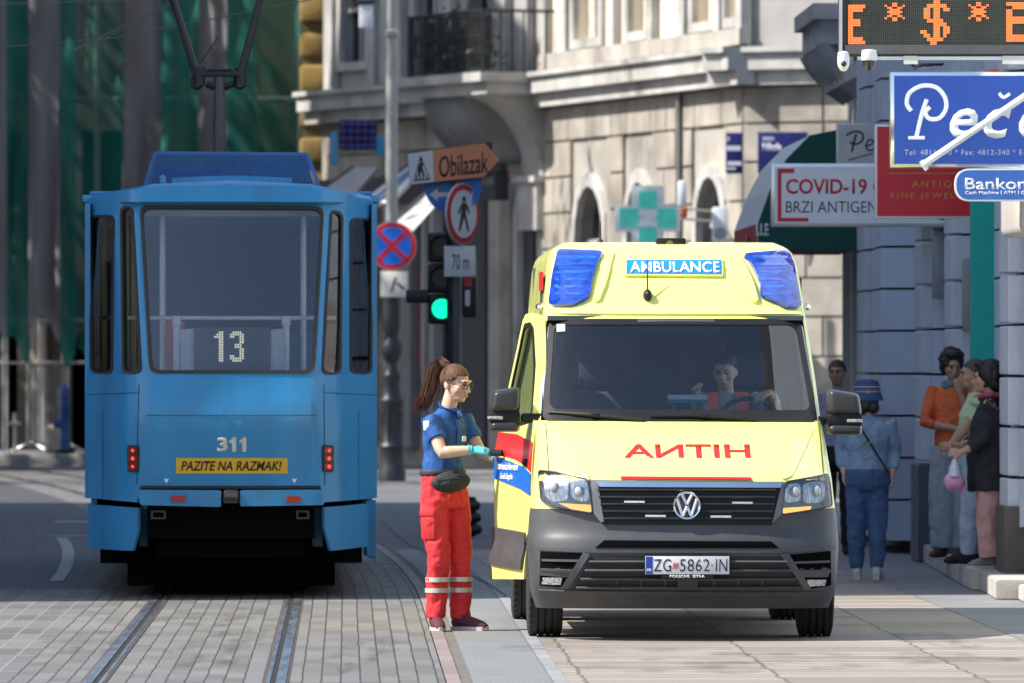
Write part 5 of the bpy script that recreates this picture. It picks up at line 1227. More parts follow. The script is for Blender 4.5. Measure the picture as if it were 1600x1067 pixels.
for k, (tt, hh) in enumerate(((t0 + 1.4, .7), (t1 - 1.2, .95), (t1 - 2.2, .8))):
    b = B(); rng = random.Random(k)
    for _ in range(260):
        c = bp(tt + rng.gauss(0, .3), 6.5 + abs(rng.gauss(.3, .25)) * hh * 1.4, 1.0 + rng.gauss(0, .15)); v = Vector((rng.uniform(-1, 1), rng.uniform(-1, 1), rng.uniform(-1, 1))).normalized() * .07; w_ = v.orthogonal().normalized() * .03
        b.bm.faces.new([b.bm.verts.new(p) for p in (c - v, c + w_, c + v, c - w_)])
    b.tube([bp(tt, 6.46, 1.0), bp(tt, 7.1, 1.0)], .02, 5); o = b.done('balcony_plant', M('leaf_dark', (.025, .04, .02), .7, 0, .4, 3), None, smooth=0, recalc=False)
    tag(o, ['leafy plant nearest the right end of the balcony railing', 'taller bushy plant at the left end of the balcony', 'plant in the middle of the balcony beside the bushy one'][k], 'plant', 'plants on the balcony')
# awnings over the shaded shops
def quad_slab(name, pts, mat, th=.06):
    b = B(); P = [W(*p) for p in pts]; nrm = (P[1] - P[0]).cross(P[3] - P[0]).normalized() * th
    b.ring_loft([[p for p in P], [p + nrm for p in P]]); return b, name, mat
aw_m = M('awning_canvas', (.46, .45, .44), .8, 0, .08, 2)
for i, (pts, lab, mt) in enumerate((([(500, 300, 143), (552, 262, 145.5), (590, 263, 144), (552, 306, 141.5)], 'grey slanted shop awning nearest the yellow facade', M('awning_beige', (.40, .39, .38), .8, 0, .08, 2)),
                           ([(560, 318, 139.5), (640, 258, 142), (656, 268, 140.5), (604, 322, 138)], 'white slanted awning with pale blue stripe behind the lamp post', M('awning_pale', (.70, .70, .70), .8, 0, .05, 2)),
                           ([(608, 352, 136), (668, 300, 139), (700, 300, 137), (612, 398, 134.5)], 'plain grey slanted awning below the orange detour arrow', aw_m))):
    b, nm, m_ = quad_slab('shop_awning', pts, mt); o = b.done('canopy', mt, None, smooth=0)
    c = W(*pts[0]); t = thing('shop_awning', lab, 'awning', (0, 0, 0), 0, 'awnings over the shaded shops'); o.parent = t
    P = [W(*p) for p in pts]
    b = B(); b.tube([P[0], P[3]], .05, 6); b.tube([P[0], P[1]], .03, 6); b.done('awning_bar', M('bar_dark', (.05, .05, .055), .6), t)
    if i == 1:
        b = B(); 
        for k in (.3, .55):
            a, c_ = P[0].lerp(P[3], k), P[1].lerp(P[2], k); e_ = (P[3] - P[0]) * .1; nn = (P[1] - P[0]).cross(P[3] - P[0]).normalized() * -.012
            b.bm.faces.new([b.bm.verts.new(v + nn) for v in (a, a + e_, c_ + e_, c_)])
        b.done('stripe', M('stripe_blue', (.05, .22, .45), .7), t, smooth=0)
# blue neon sign above them
t = thing('blue_sign', 'dark blue gridded shop sign with light blue side plates above the awnings', 'sign', W(530, 235, 141)); s_ = F / 141
b = B()
for i in range(5):
    for j in range(4): b.bbox(.02 + i * .12, .12 + i * .12, 0, .15, .02 + j * .12, .11 + j * .12, .02)
b.done('letter_grid', M('neon_blue', (.02, .02, .16), .4, 0, .3, 6), t); b = B(); b.box(-.0, .62, .1, .2, 0, .5); b.done('backing', M('navy_back', (.01, .012, .05), .6), t, smooth=0)
b = B(); b.bbox(-.14, -.03, 0, .2, -.25, .3, .02); b.done('side_plate', M('light_blue_plate', (.03, .22, .42), .5), t); b = B(); b.bbox(.6, .78, .05, .2, -.08, .22, .02); b.done('side_plate', M('light_blue_plate', (.03, .22, .42), .5), t)
# street name plates
navy = M('plate_navy', (.012, .016, .13), .4, 0, .1)
for x0, y0, x1, y1, d, rows, lab in ((1134, 208, 1160, 272, 127.0, ((.05, .78, .3, .9, 'A'),), 'narrow navy street plate on the sunlit corner'),
                            (1184, 207, 1262, 272, 126.6, ((.1, .78, .34, .88, 'ULICA'), (.1, .54, .48, .74, 'Nikole')), 'wide navy street plate above the pale awning')):
    p, q = W(x0, y1, d), W(x1, y0, d); t = thing('street_name_plate', lab, 'street sign', p, 0, 'street name plates'); w, h = q.x - p.x, q.z - p.z
    b = B(); b.bbox(0, w, 0, .03, 0, h, .006); b.done('plate', navy, t)
    if x0 < 1150:
        for a, e, c, g_ in ((.05, .9, .56, .68), (.1, .95, .2, .3), (.05, .6, .1, .15)):
            b = B(); b.box(w * a, w * e, -.006, .0, h * c, h * g_); b.done('text_line', lwhite, t, smooth=0)
    for a, c, e, g_, s in rows: lettering(s, w * a, w * e, h * c, h * g_, fpl(.004), lwhite, t, bold=.03)
# pharmacy cross
Dp = 126.5; t = thing('pharmacy_cross', 'mint green pharmacy cross with white rim above the ambulance roof', 'sign', W(1012, 342, Dp)); k = Dp / F
def cross(a, h, w): return [(-a, -h), (-a, -w), (-h - .0, -w)] if False else [(-h, -w), (h, -w), (h, -a), (w, -a), (w, a), (h, a), (h, w), (-h, w), (-h, a), (-w, a), (-w, -a), (-h, -a)]
b = B(); b.sheet(rnd(cross(20.5 * k, 25 * k, 51 * k)[::-1], .03), f=fpl(0), thick=.22); b.done('rim', M('cross_rim', (.72, .76, .75), .4), t)
teal = M('cross_teal', (.06, .48, .38), .35, emit=.14)
for x0, y0, x1, y1 in ((-44, -14, -14, 16), (14, -14, 44, 16), (-14, 16, 14, 43), (-14, -43, 14, -14)):
    b = B(); b.sheet(rnd(rect(x0 * k, x1 * k, y0 * k, y1 * k), .03), f=fpl(.012), thick=.01); b.done('panel', teal, t, smooth=0)
b = B(); b.sheet([(x * k, z * k) for x, z in ((-15, 12), (15, 12), (15, 5), (2, -3), (15, -5), (15, -13), (-15, -13), (-15, -6), (-2, 2), (-15, 4))], f=fpl(.016), thick=.01); b.done('emblem', M('cross_white', (.75, .77, .77), .4), t, smooth=0)
b = B(); b.tube([(.45, .1, .0), (1.05, 2.5, 0)], .02, 6); b.tube([(.45, .1, .15), (1.05, 2.5, .15)], .02, 6); b.done('bracket', steel, t)
# ac unit and small lamp sign
p, q = W(1114, 402, 127.2), W(1137, 324, 127.2); t = thing('air_conditioner', 'white outdoor air conditioner beside the arched window above ambulance', 'air conditioner', p)
b = B(); b.bbox(0, q.x - p.x, 0, .5, 0, q.z - p.z, .02); b.done('casing', lwhite, t); b = B(); disc(b, ((q.x - p.x) / 2, .35), .09, -.002, .01); b.done('fan_grille', M('grille_grey', (.3, .3, .3), .6), t)
t = thing('shop_sign', 'small white and orange projecting sign beside the green cross', 'sign', W(1066, 335, 127)); b = B(); b.bbox(-.06, .06, 0, .4, .12, .5, .03); b.done('panel', lwhite, t); b = B(); b.bbox(-.06, .08, 0, .4, -.05, .11, .02); b.done('band', M('orange_band', (.6, .12, .03), .5), t)
# ---------------------------------------------------------------- yellow house, scaffolding with nets
yb_m = M('ochre_stucco', (.34, .215, .06), .9, 0, .3, 1.8, .4, 18, grime=.8)
t = thing('ochre_building', 'ochre yellow building edge of rounded rusticated blocks between nets and corner house', 'building', (W(500, 0, 151).x, 151, 0)); b = B()
for k in range(22):
    z = .3 + k * .62; o = .05 if k % 2 else 0
    b.bbox(-.35, .30 - o, -.3 + o, 3, z, z + .54 - .05 * (k % 3), .07, seg=2)
b.done('rusticated_quoins', yb_m, t); b = B(); b.box(-.32, .24, -.2, 6, 0, 14.4); b.done('wall', M('ochre_dark', (.16, .11, .04), .9), t, smooth=0)
sb = thing('scaffolded_building', 'dark old building front behind the green and grey scaffold nets', 'building', (-6.5, 157, 0))
b = B(); b.sheet(rect(-5, 2.9, 0, 15), [arch(-1.6, -.4, .1, 2.5), arch(.6, 1.7, .1, 2.5), rect(-3.6, -2.6, .1, 2.4)] + [rect(x, x + .9, 4.2, 6) for x in (-3.4, -1.4, .6)], f=lambda x, z: (x, 0, z), thick=.4); b.done('wall', M('sooty_wall', (.13, .115, .10), .9, 0, .35, .8, .3, 20, grime=.5), sb, smooth=0)
b = B(); b.box(-5, 2.9, .8, 6, 0, 15); b.done('interior', dark, sb, smooth=0)
for x in (-2.2, .1, 2.1, -4.2):
    b = B(); b.bbox(x - .16, x + .16, -.12, .1, 0, 3.3, .03); b.done('pillar', M('pale_pillar', (.36, .32, .26), .9, 0, .3, 3, grime=.3), sb)
def net(px0, px1, ybot, d, mat, lab, name='scaffold_net', seed=0, amp=.12):
    rng = random.Random(seed); x0, x1 = W(px0, 0, d).x, W(px1, 0, d).x; zb = EYE - (ybot - HZ) * d / F
    nx = max(8, int((x1 - x0) / .05)); nz = 40; ph = [rng.uniform(0, 6) for _ in range(8)]; fq = [rng.uniform(3, 14) for _ in range(8)]
    vs, fs = [], []
    for j in range(nz + 1):
        for i in range(nx + 1):
            u = i / nx; z = zb + (10.5 - zb) * j / nz; x = x0 + (x1 - x0) * u
            y = sum(amp / (1 + k * .5) * math.sin(fq[k] * x + ph[k] + .5 * math.sin(z * (.5 + .2 * k) + ph[k])) for k in range(8)) * (.55 + .45 * math.sin(z * .8 + ph[1]))
            zz = z + (.25 * math.sin(5 * u + ph[0]) if j == 0 else 0)
            vs.append((x + .04 * math.sin(z * 1.3 + ph[2]) * (0 < u < 1), y, zz))
    for j in range(nz):
        for i in range(nx): a = j * (nx + 1) + i; fs.append((a, a + 1, a + nx + 2, a + nx + 1))
    me = bpy.data.meshes.new(name); me.from_pydata(vs, [], fs); me.materials.append(mat); me.polygons.foreach_set('use_smooth', [True] * len(fs))
    o = link_obj(name, me); o.location = (0, d, 0); return tag(o, lab, 'net', 'nets hung on the scaffolding')
def netmat(name, col, alpha):
    m = M(name, col, .85, 0, .3, .9, stretch=(6, 6, .5)); n = m.node_tree.nodes; l = m.node_tree.links; bs = n['Principled BSDF']
    tr = n.new('ShaderNodeBsdfTransparent'); tl2 = n.new('ShaderNodeBsdfTranslucent'); tl2.inputs[0].default_value = (*col, 1)
    m1 = n.new('ShaderNodeMixShader'); m1.inputs[0].default_value = .35; l.new(bs.outputs[0], m1.inputs[1]); l.new(tl2.outputs[0], m1.inputs[2])
    m2 = n.new('ShaderNodeMixShader'); m2.inputs[0].default_value = alpha; l.new(m1.outputs[0], m2.inputs[1]); l.new(tr.outputs[0], m2.inputs[2])
    l.new(m2.outputs[0], n['Material Output'].inputs[0]); return m
ng, nd, ngr = netmat('net_green', (.012, .19, .155), .08), netmat('net_green_thin', (.006, .17, .14), .3), netmat('net_grey', (.26, .25, .27), .02)
for i, (a, c, yb, mt, lab) in enumerate(((-40, 10, 520, ngr, 'grey net strip at the far left edge'), (8, 48, 545, ng, 'bright green net strip between two grey ones at far left'), (45, 94, 515, ngr, 'grey net strip second from the left edge'), (92, 118, 555, ng, 'narrow dark green net strip left of the dappled bay'),
        (114, 194, 560, nd, 'thin see through green net with sunlit dapples'), (190, 256, 560, ngr, 'wide grey net strip left of the pantograph'), (252, 310, 560, ng, 'dark green net strip just left of the pantograph post'), (306, 357, 560, ngr, 'grey net strip behind the pantograph post'), (354, 400, 560, ng, 'green net strip right of the pantograph'), (396, 474, 560, nd, 'thin green net over bare scaffolding beside the ochre building'))):
    net(a, c, yb, 152.5 + .12 * (i % 2), mt, lab, seed=i, amp=.16)
sc_ = thing('scaffold', 'steel tube scaffold carrying the green and grey nets', 'scaffold', (-6.5, 154, 0))
for px in (5, 62, 98, 150, 215, 300, 400, 468):
    b = B(); x = W(px, 0, 154).x + 6.5; b.tube([(x, 0, 0), (x, 0, 10.5)], .03, 6); b.tube([(x, 1.2, 0), (x, 1.2, 10.5)], .03, 6); b.done('standard', steel, sc_)
for z in (1.75, 2.5, 4.5, 6.5, 8.5):
    b = B(); x0, x1 = W(-40, 0, 154).x + 6.5, W(472, 0, 154).x + 6.5; b.tube([(x0, 0, z), (x1, 0, z)], .03, 6)
    if z > 2: b.box(x0, x1, .1, 1.1, z - .06, z)
    b.done('ledger', steel, sc_)
# fire hydrant, barrier, cross post
hyd_m = M('hydrant_blue', (.03, .10, .27), .4, 0, .15, 6)
h = thing('hydrant', 'tall blue cast iron hydrant on the pavement left of the tram', 'hydrant', (W(101, 0, 150.6).x, 150.6, .14))
b = B(); b.lathe([(.16, 0), (.16, .05), (.11, .08), (.10, .2), (.11, .24), (.095, .28), (.09, .75), (.11, .78), (.11, .9), (.08, .93), (.07, .99)], seg=18); b.done('body', hyd_m, h)
b = B(); b.lathe([(.11, .99), (.115, 1.05), (.1, 1.12), (.05, 1.17), (.03, 1.24), (0, 1.25)], seg=18); b.done('cap', hyd_m, h)
b = B(); b.lathe([(.07, 0), (.07, .15), (.085, .16), (.085, .2), (0, .21)], seg=12, mt=Matrix.Translation((0, 0, .55)) @ Matrix.Rotation(R(-100), 4, 'Y')); b.done('outlet', hyd_m, h)
b = B(); b.lathe([(.17, -.0), (.175, .06), (.15, .07)], seg=16); b.done('foot', blackm, h)
br = thing('crowd_barrier', 'steel bar crowd barrier standing turned beside the blue hydrant', 'barrier', (W(75, 0, 152).x, 152, .14), R(62))
b = B(); b.tube([(-.7, 0, .15), (-.7, 0, 1.55), (.7, 0, 1.55), (.7, 0, .15), (-.7, 0, .15)], .025, 6); b.done('frame', steel, br)
for k in range(11):
    b = B(); x = -.6 + k * .12; b.tube([(x, 0, .2), (x, 0, 1.55)], .012, 5); b.done('bar', steel, br)
for x in (-.6, .6):
    b = B(); b.tube([(x, -.45, 0), (x, 0, .2), (x, .45, 0)], .025, 6); b.done('foot', steel, br)
cp = thing('marker_post', 'short pale wooden post with a cross bar at far left', 'post', (W(23, 0, 151).x, 151, .14)); b = B(); b.bbox(-.035, .035, -.03, .03, 0, .72, .008); b.done('upright', M('pale_wood', (.5, .45, .36), .8), cp); b = B(); b.bbox(-.11, .11, -.06, -.03, .5, .56, .008); b.done('crossbar', _m['pale_wood'], cp)
b = B(); b.bbox(-.16, .16, -.1, .1, 0, .5, .08, seg=3); o = b.done('sandbag', M('sack_cream', (.45, .4, .32), .9, 0, .2, 8)); o.location = (W(84, 0, 151.3).x, 151.3, .14); tag(o, 'pale upright sack leaning between barrier and blue hydrant', 'sack')
# overhead wires
wire_m = M('wire_grey', (.28, .28, .28), .5, .4)
for pts, r_, lab in (([(-60, 80, 80), (180, 60, 78), (500, -3, 75)], .006, 'thin overhead wire rising from the left edge to the top'), ([(118, 78, 90), (290, -8, 82)], .008, 'upper of two steep overhead wires joined at the long wire'), ([(140, 73, 90), (320, -20, 82)], .006, 'lower of two steep overhead wires joined at the long wire'), ([(-40, 8, 95), (160, 2, 95), (350, -10, 95)], .006, 'faint overhead wire along the top left corner')):
    b = B(); b.tube([W(*p) for p in pts], r_, 5); tag(b.done('overhead_wire', wire_m), lab, 'wire', 'overhead tram wires')
# ---------------------------------------------------------------- unseen houses and trees added on the left to shade the street
hs_m = M('house_stucco', (.42, .39, .34), .9, 0, .1, 1, .2, 20)
for x0, x1, y0, y1, h, lab in ((-26, -13, 60.2, 101.5, 23.5, 'tall plain unseen house added beyond the left edge to shade the tram'), (-26, -13, 136, 145, 21, 'lower plain unseen house added beyond the left edge to shade the corner building')):
    t = thing('shade_house', lab, 'building', (x1, y0, 0)); b = B(); b.box(x0 - x1, 0, 0, y1 - y0, 0, h); b.done('wall', hs_m, t, smooth=0)
    b = B(); b.box(x0 - x1 - .4, .4, -.0, y1 - y0, h, h + .4); b.done('roof', _m['roof_tile'], t, smooth=0)
    for k in range(int((y1 - y0) / 3)):
        for z in range(int(h / 4)):
            b = B(); b.box(.0, .04, 1 + k * 3, 2.2 + k * 3, 1.2 + z * 4, 3.1 + z * 4); b.done('window', wpane, t, smooth=0)
lf = M('tree_leaf', (.05, .09, .025), .7, 0, .4, 1)
for i, (x, y, h) in enumerate(((-14, 123, 17), (-14, 131, 18.5), (-14, 149.0, 14), (-14.5, 155, 13), (-16, 151, 19))):
    t = thing('shade_tree', 'unseen leafy tree added beyond the left edge for dappled shade', 'tree', (x, y, 0), 0, 'unseen trees added for dappled shade'); t['label'] = ['nearest', 'second', 'third', 'farthest', 'tallest'][i] + ' unseen leafy tree added beyond the left edge for dappled shade'
    b = B(); b.tube([(0, 0, 0), (.1, 0, 5), (0, .1, h - 4)], [.28, .2, .08], 8)
    rng = random.Random(i + 11)
    for _ in range(7): a = rng.uniform(0, 6.28); b.tube([(0, 0, h * .45), (1.2 * math.cos(a), 1.2 * math.sin(a), h * .65), (2.4 * math.cos(a), 2.4 * math.sin(a), h * .85)], [.1, .07, .03], 6)
    b.done('trunk', M('bark', (.09, .07, .05), .9), t)
    vs, fs = [], []
    cl = [(rng.uniform(-2.4, 2.4), rng.uniform(-3.2, 3.2), h * .78 + rng.uniform(-5, 4.2)) for _ in range(22)]
    for c in cl:
        for _ in range(70):
            p = Vector(c) + Vector((rng.gauss(0, .7), rng.gauss(0, .7), rng.gauss(0, .6))); v = Vector((rng.uniform(-1, 1), rng.uniform(-1, 1), rng.uniform(-1, 1))).normalized() * .17; w_ = v.orthogonal().normalized() * .1
            n = len(vs); vs += [p - v, p + w_, p + v, p - w_]; fs.append((n, n + 1, n + 2, n + 3))
    me = bpy.data.meshes.new('crown'); me.from_pydata(vs, [], fs); me.materials.append(lf); link_obj('crown', me, t)
# ---------------------------------------------------------------- people
def skinm(name, c): return M(name, c, .5, 0, .06, 14, spec=.35)
def S_(a): return Vector((math.cos(a), math.sin(a), 0))
def F_(a): return Vector((math.sin(a), -math.cos(a), 0))
def oring(c, w, d, a, n=22): return [Vector(c) + S_(a) * w * math.cos(2 * math.pi * k / n) + F_(a) * d * math.sin(2 * math.pi * k / n) for k in range(n)]
def torso(b, rings): return b.ring_loft([oring(*r) for r in rings])
def hand(b, wr, fd, pn, side=1, curl=.5, sc=1.0, spread=.12):
    """wr wrist, fd finger direction, pn palm normal; side=+1 puts the thumb on fd x pn"""
    fd = Vector(fd).normalized(); pn = Vector(pn); pn = (pn - fd * pn.dot(fd)).normalized(); tx = fd.cross(pn) * side
    wr = Vector(wr); k = .082 * sc
    b.tube([wr - fd * .01, wr + fd * k * .35, wr + fd * k * .9, wr + fd * k], [(.016 * sc, .026 * sc), (.017 * sc, .036 * sc), (.014 * sc, .041 * sc), (.010 * sc, .038 * sc)], 12, up=pn)
    for i, (o, L) in enumerate(((.031, .070), (.0105, .080), (-.0105, .074), (-.031, .058))):
        p = wr + fd * (k * .92) + tx * o * sc; d = (fd + tx * (o / .03) * spread * .5).normalized(); P = [p]; a = curl * (1 + .12 * i)
        for j, f in enumerate((.45, .32, .23)):
            d = (Matrix.Rotation(a * (.8 if j == 0 else 1) * side, 3, tx) @ d); d = d.normalized()
            if (d - fd).dot(pn) < -1e-6: pass
            p = p + d * L * sc * f; P.append(p)
        b.tube(P, [.0092 * sc, .0088 * sc, .008 * sc, .0066 * sc], 7)
    p = wr + fd * k * .25 + tx * .028 * sc; d = (fd * .7 + tx * .75 + pn * .25).normalized(); P = [wr + fd * k * .1, p]
    for f in (.55, .45): p = p + d * .06 * sc * f; P.append(p); d = (d + fd * .5 + pn * .3 * curl).normalized()
    b.tube(P, [.013 * sc, .012 * sc, .0098 * sc, .0075 * sc], 7)
def head(b, c, M3, sc=1.0, male=False):
    c = Vector(c)
    def e(p, r): b.ell(c + M3 @ (Vector(p) * sc), [x * sc for x in r], M3.to_4x4(), 16)
    e((0, .012, .028), (.074, .094, .086)); e((0, -.018, -.02), (.063, .074, .085)); e((0, -.038, -.072), (.043 if not male else .05, .048, .036)); e((0, -.066, -.088), (.02, .02, .017))
    e((0, -.098, -.012), (.0115, .018, .028)); e((0, -.113, -.028), (.0145, .013, .011)); e((0, -.09, .03), (.05, .014, .014)); e((0, -.088, -.058), (.024, .014, .012))
    for s in (-1, 1): e((s * .073, .012, -.008), (.009, .02, .032)); e((s * .038, -.058, -.024), (.026, .024, .026))
def face_bits(par, c, M3, sc, brow, lip, full=True):
    c = Vector(c)
    def bit(nm, pts, r, mt):
        q = B(); q.tube([c + M3 @ (Vector(p) * sc) for p in pts], [x * sc for x in r], 6); q.done(nm, mt, par)
    for s in (-1, 1):
        q = B(); q.ell(c + M3 @ (Vector((s * .031, -.088, .004)) * sc), [.0125 * sc, .007 * sc, .0065 * sc], M3.to_4x4(), 10); o = q.done('eye', M('eye_white', (.6, .58, .56), .3), par)
        q = B(); q.ell(c + M3 @ (Vector((s * .031, -.0945, .003)) * sc), [.0055 * sc, .003 * sc, .0055 * sc], M3.to_4x4(), 8); q.done('iris', M('eye_dark', (.02, .012, .008), .2), o)
        bit('eyelid', [(s * .018, -.094, .009), (s * .031, -.0985, .013), (s * .045, -.09, .008)], [.002, .0032, .002], brow)
        bit('eyebrow', [(s * .014, -.101, .024), (s * .033, -.101, .029), (s * .05, -.088, .024)], [.003, .004, .002], brow)
    bit('mouth', [(-.02, -.095, -.0585), (-.008, -.1025, -.0555), (0, -.1035, -.0565), (.008, -.1025, -.0555), (.02, -.095, -.0585)], [.002, .0045, .0048, .0045, .002], lip)
def headmat(alpha, pitch=0, roll=0): return (Matrix.Rotation(R(alpha), 3, 'Z') @ Matrix.Rotation(R(pitch), 3, 'X') @ Matrix.Rotation(R(roll), 3, 'Y'))
def shoe(b, ank, fd, L=.26, w=.045):
    fd = Vector((*fd, 0)).normalized(); a = Vector((ank[0], ank[1], 0)); z0 = ank[2]
    h = a - fd * .06
    P = [h + fd * (L * t) + Vector((0, 0, z)) for t, z in ((0, .045), (.12, .052), (.35, .055), (.6, .045), (.85, .034), (1, .026))]
    b.tube(P, [(.03, .028), (.05, .036), (.052, .04), (.042, w), (.032, w * .9), (.016, .026)], 14, up=(0, 0, 1))
    b.tube([a + Vector((0, 0, .05)), a + Vector((0, 0, .12))], [.045, .042], 12)
def sole(par, ank, fd, L=.26, w=.05, mat=None, name='shoe_sole'):
    fd = Vector((*fd, 0)).normalized(); a = Vector((ank[0], ank[1], 0)) - fd * .068; n = Vector((-fd.y, fd.x, 0)); b = B()
    rs = []
    for z in (0, .026):
        rs.append([a + fd * (L * 1.06 * t) + n * o * w + Vector((0, 0, z + .006 * (t > .9))) for t, o in ((0, -.5), (.15, -.82), (.4, -.75), (.68, -1.05), (.9, -.8), (1, -.2), (1, .2), (.9, .8), (.68, 1.05), (.4, .75), (.15, .82), (0, .5))])
    b.ring_loft(rs); b.done(name, mat, par)
def locks(b, roots, n, r=.0035, seg=4, seed=0, jit=.01):
    """strands: each root is a list of guide points; n strands scattered round it"""
    rng = random.Random(seed)
    for i in range(n):
        g = roots[i % len(roots)]; off = Vector((rng.gauss(0, 1), rng.gauss(0, 1), rng.gauss(0, 1)))
        P = []
        for k, p in enumerate(g):
            t = k / (len(g) - 1); P.append(Vector(p[:3]) + off * (p[3] if len(p) > 3 else jit) + Vector((rng.gauss(0, .003), rng.gauss(0, .003), rng.gauss(0, .003))) * t * 2)
        b.tube(P, [r * (1 - .75 * k / (len(P) - 1)) for k in range(len(P))], seg)
def hair_cap(b, c, M3, sc=1.0, k=1.0, low=-.01, back=.0):
    c = Vector(c); bm = bmesh.new(); bmesh.ops.create_uvsphere(bm, u_segments=22, v_segments=16, radius=1)
    t = B(); t.bm.free(); t.bm = bm
    for v in bm.verts: v.co = Vector((v.co.x * .081 * k, v.co.y * .102 * k + .014, v.co.z * .095 * k + .03))
    for f in [f for f in bm.faces if f.calc_center_median().z < .022 + low - .62 * (f.calc_center_median().y - .01) - (back if f.calc_center_median().y > .03 else 0)]: bm.faces.remove(f)
    bmesh.ops.solidify(bm, geom=bm.faces[:], thickness=.006)
    for v in bm.verts: v.co = c + M3 @ (v.co * sc)
    return b.add(t)
skin1 = skinm('skin_fair', (.60, .39, .29)); skin2 = skinm('skin_tan', (.42, .25, .17)); lipm = M('lips', (.42, .14, .12), .4); browd = M('brow_brown', (.05, .025, .012), .8); browk = M('brow_black', (.012, .01, .009), .8)

# ---- paramedic
PB = Vector(((705 - 800) * 55.8 / F, 55.8, 0))
pm = thing('person', 'woman with a ponytail in blue polo and red trousers reaching for the ambulance door', 'person', PB)
TA = R(48)
hc = Vector((.03, -.02, 1.612)); HM = headmat(50, 10, 0)
b = B(); head(b, hc, HM, 1.04)
b.tube([(-.03, .01, 1.38), (-.015, .0, 1.47), (.01, .0, 1.56)], [(.064, .068), .052, .052], 14)
torso(b, [((-.05, 0, .9), .14, .10, TA), ((-.05, 0, 1.15), .13, .09, TA), ((-.04, 0, 1.36), .14, .08, TA), ((-.03, 0, 1.42), .06, .05, TA)])
shR = Vector((-.035, 0, 1.385)) - S_(TA) * .158; shL = Vector((-.03, 0, 1.385)) + S_(TA) * .158
elR, wrR = Vector((-.06, -.24, 1.165)), Vector((.14, -.255, 1.185)); elL, wrL = Vector((.19, .03, 1.17)), Vector((.285, -.02, 1.12))
for sh, el, wr in ((shR, elR, wrR), (shL, elL, wrL)):
    b.tube([sh, sh.lerp(el, .4), el.lerp(sh, .08), el, el.lerp(wr, .25), el.lerp(wr, .7), wr], [.048, .045, .040, .039, .041, .033, .026], 14)
hand(b, wrR, (1, .0, -.08), (-.05, .55, -.8), 1, .42, spread=.05); hand(b, wrL, (1, .3, .1), (.1, -.9, -.2), -1, .5)
for hp, kn, an in (((-.1, -.06, .86), (-.075, -.07, .5), (-.1, -.05, .09)), ((.02, .06, .86), (.06, .05, .5), (.06, .04, .09))):
    b.tube([hp, kn, an], [.07, .05, .036], 12)
remesh(b, 'body', [skin1, M('glove_teal', (.10, .52, .58), .4, 0, .08, 20)], pm, .0055, 3, .5, pick=lambda c, n: 1 if c.x > .125 and 1.1 < c.z < 1.25 and (c.y < -.15 or c.x > .27) else 0)
b = B(); b.tube([wrR.lerp(elR, .12), wrR.lerp(elR, .0)], [(.034, .032), (.031, .029)], 12); b.tube([wrR.lerp(elR, .13), wrR.lerp(elR, .10)], [.037, .037], 12); b.done('glove_cuff', _m['glove_teal'], pm)
face_bits(pm, hc, HM, 1.04, browd, lipm)
polo = M('polo_blue', (.012, .085, .30), .75, 0, .12, 9, .25, 160)
b = B()
torso(b, [((-.055, 0, 1.045), .158, .118, TA), ((-.055, 0, 1.10), .150, .112, TA), ((-.052, 0, 1.17), .148, .106, TA), ((-.045, -.0, 1.27), .166, .122, TA), ((-.042, 0, 1.33), .172, .115, TA), ((-.036, 0, 1.385), .155, .088, TA), ((-.025, 0, 1.425), .105, .07, TA), ((-.018, 0, 1.455), .062, .06, TA)])
for sh, el, e_ in ((shR, elR, .62), (shL, elL, .62)):
    b.tube([sh + Vector((0, 0, .004)), sh.lerp(el, .3), sh.lerp(el, e_)], [(.064, .062), (.064, .062), (.063, .062)], 14)
remesh(b, 'polo_shirt', polo, pm, .0075, 4, .5, disp=.024)
b = B(); n0 = Vector((-.012, -.005, 1.455))
for sgn in (-1, 1):
    P = [n0 + S_(TA) * math.cos(a) * .068 * 1 + F_(TA) * math.sin(a) * .06 + Vector((0, 0, .028 * math.cos((a - math.pi * 1.5)) + .0)) for a in [math.pi * 1.5 + sgn * k * math.pi / 8 * .98 for k in range(9)]]
    P.append(P[-1] + F_(TA) * .03 + S_(TA) * -.0 + Vector((0, 0, -.035)))
    b.tube(P, [(.006, .024)] * len(P), 8, up=(0, 0, 1) if False else None)
b.done('collar', polo, pm)
b = B(); p = Vector((-.04, 0, 1.40)) + F_(TA) * .10; b.tube([p + Vector((0, 0, .02)) - F_(TA) * .012, p + Vector((0, 0, -.1)) + F_(TA) * .022, p + Vector((0, 0, -.16)) + F_(TA) * .02], [(.004, .016)] * 3, 8, up=F_(TA)); b.done('button_placket', polo, pm)
b = B(); p = shR.lerp(elR, .2) + Vector((-.035, -.055, .0)); b.bbox(-.022, .022, -.006, .006, -.032, .032, .005, Matrix.Translation(p) @ Matrix.Rotation(R(-28), 4, 'Z')); b.done('sleeve_badge', M('badge_white', (.62, .65, .7), .6, 0, .3, 90), pm)
b = B(); p = Vector((.02, -.045, 1.255)) + F_(TA) * .088; b.bbox(-.018, .018, -.004, .004, -.018, .018, .003, Matrix.Translation(p) @ Matrix.Rotation(TA, 4, 'Z')); b.done('chest_badge', _m['badge_white'], pm)
red_t = M('trousers_red', (.66, .028, .035), .8, 0, .12, 7, .3, 140)
b = B()
torso(b, [((-.055, 0, 1.075), .148, .112, TA), ((-.055, 0, 1.0), .165, .122, TA), ((-.05, 0, .92), .178, .134, TA), ((-.045, 0, .84), .174, .134, TA), ((-.04, 0, .80), .15, .12, TA)])
legs = (((-.105, -.06, .90), (-.108, -.065, .72), (-.08, -.08, .5), (-.092, -.065, .3), (-.1, -.055, .085)), ((.022, .06, .90), (.038, .055, .72), (.062, .035, .5), (.062, .04, .3), (.06, .04, .075)))
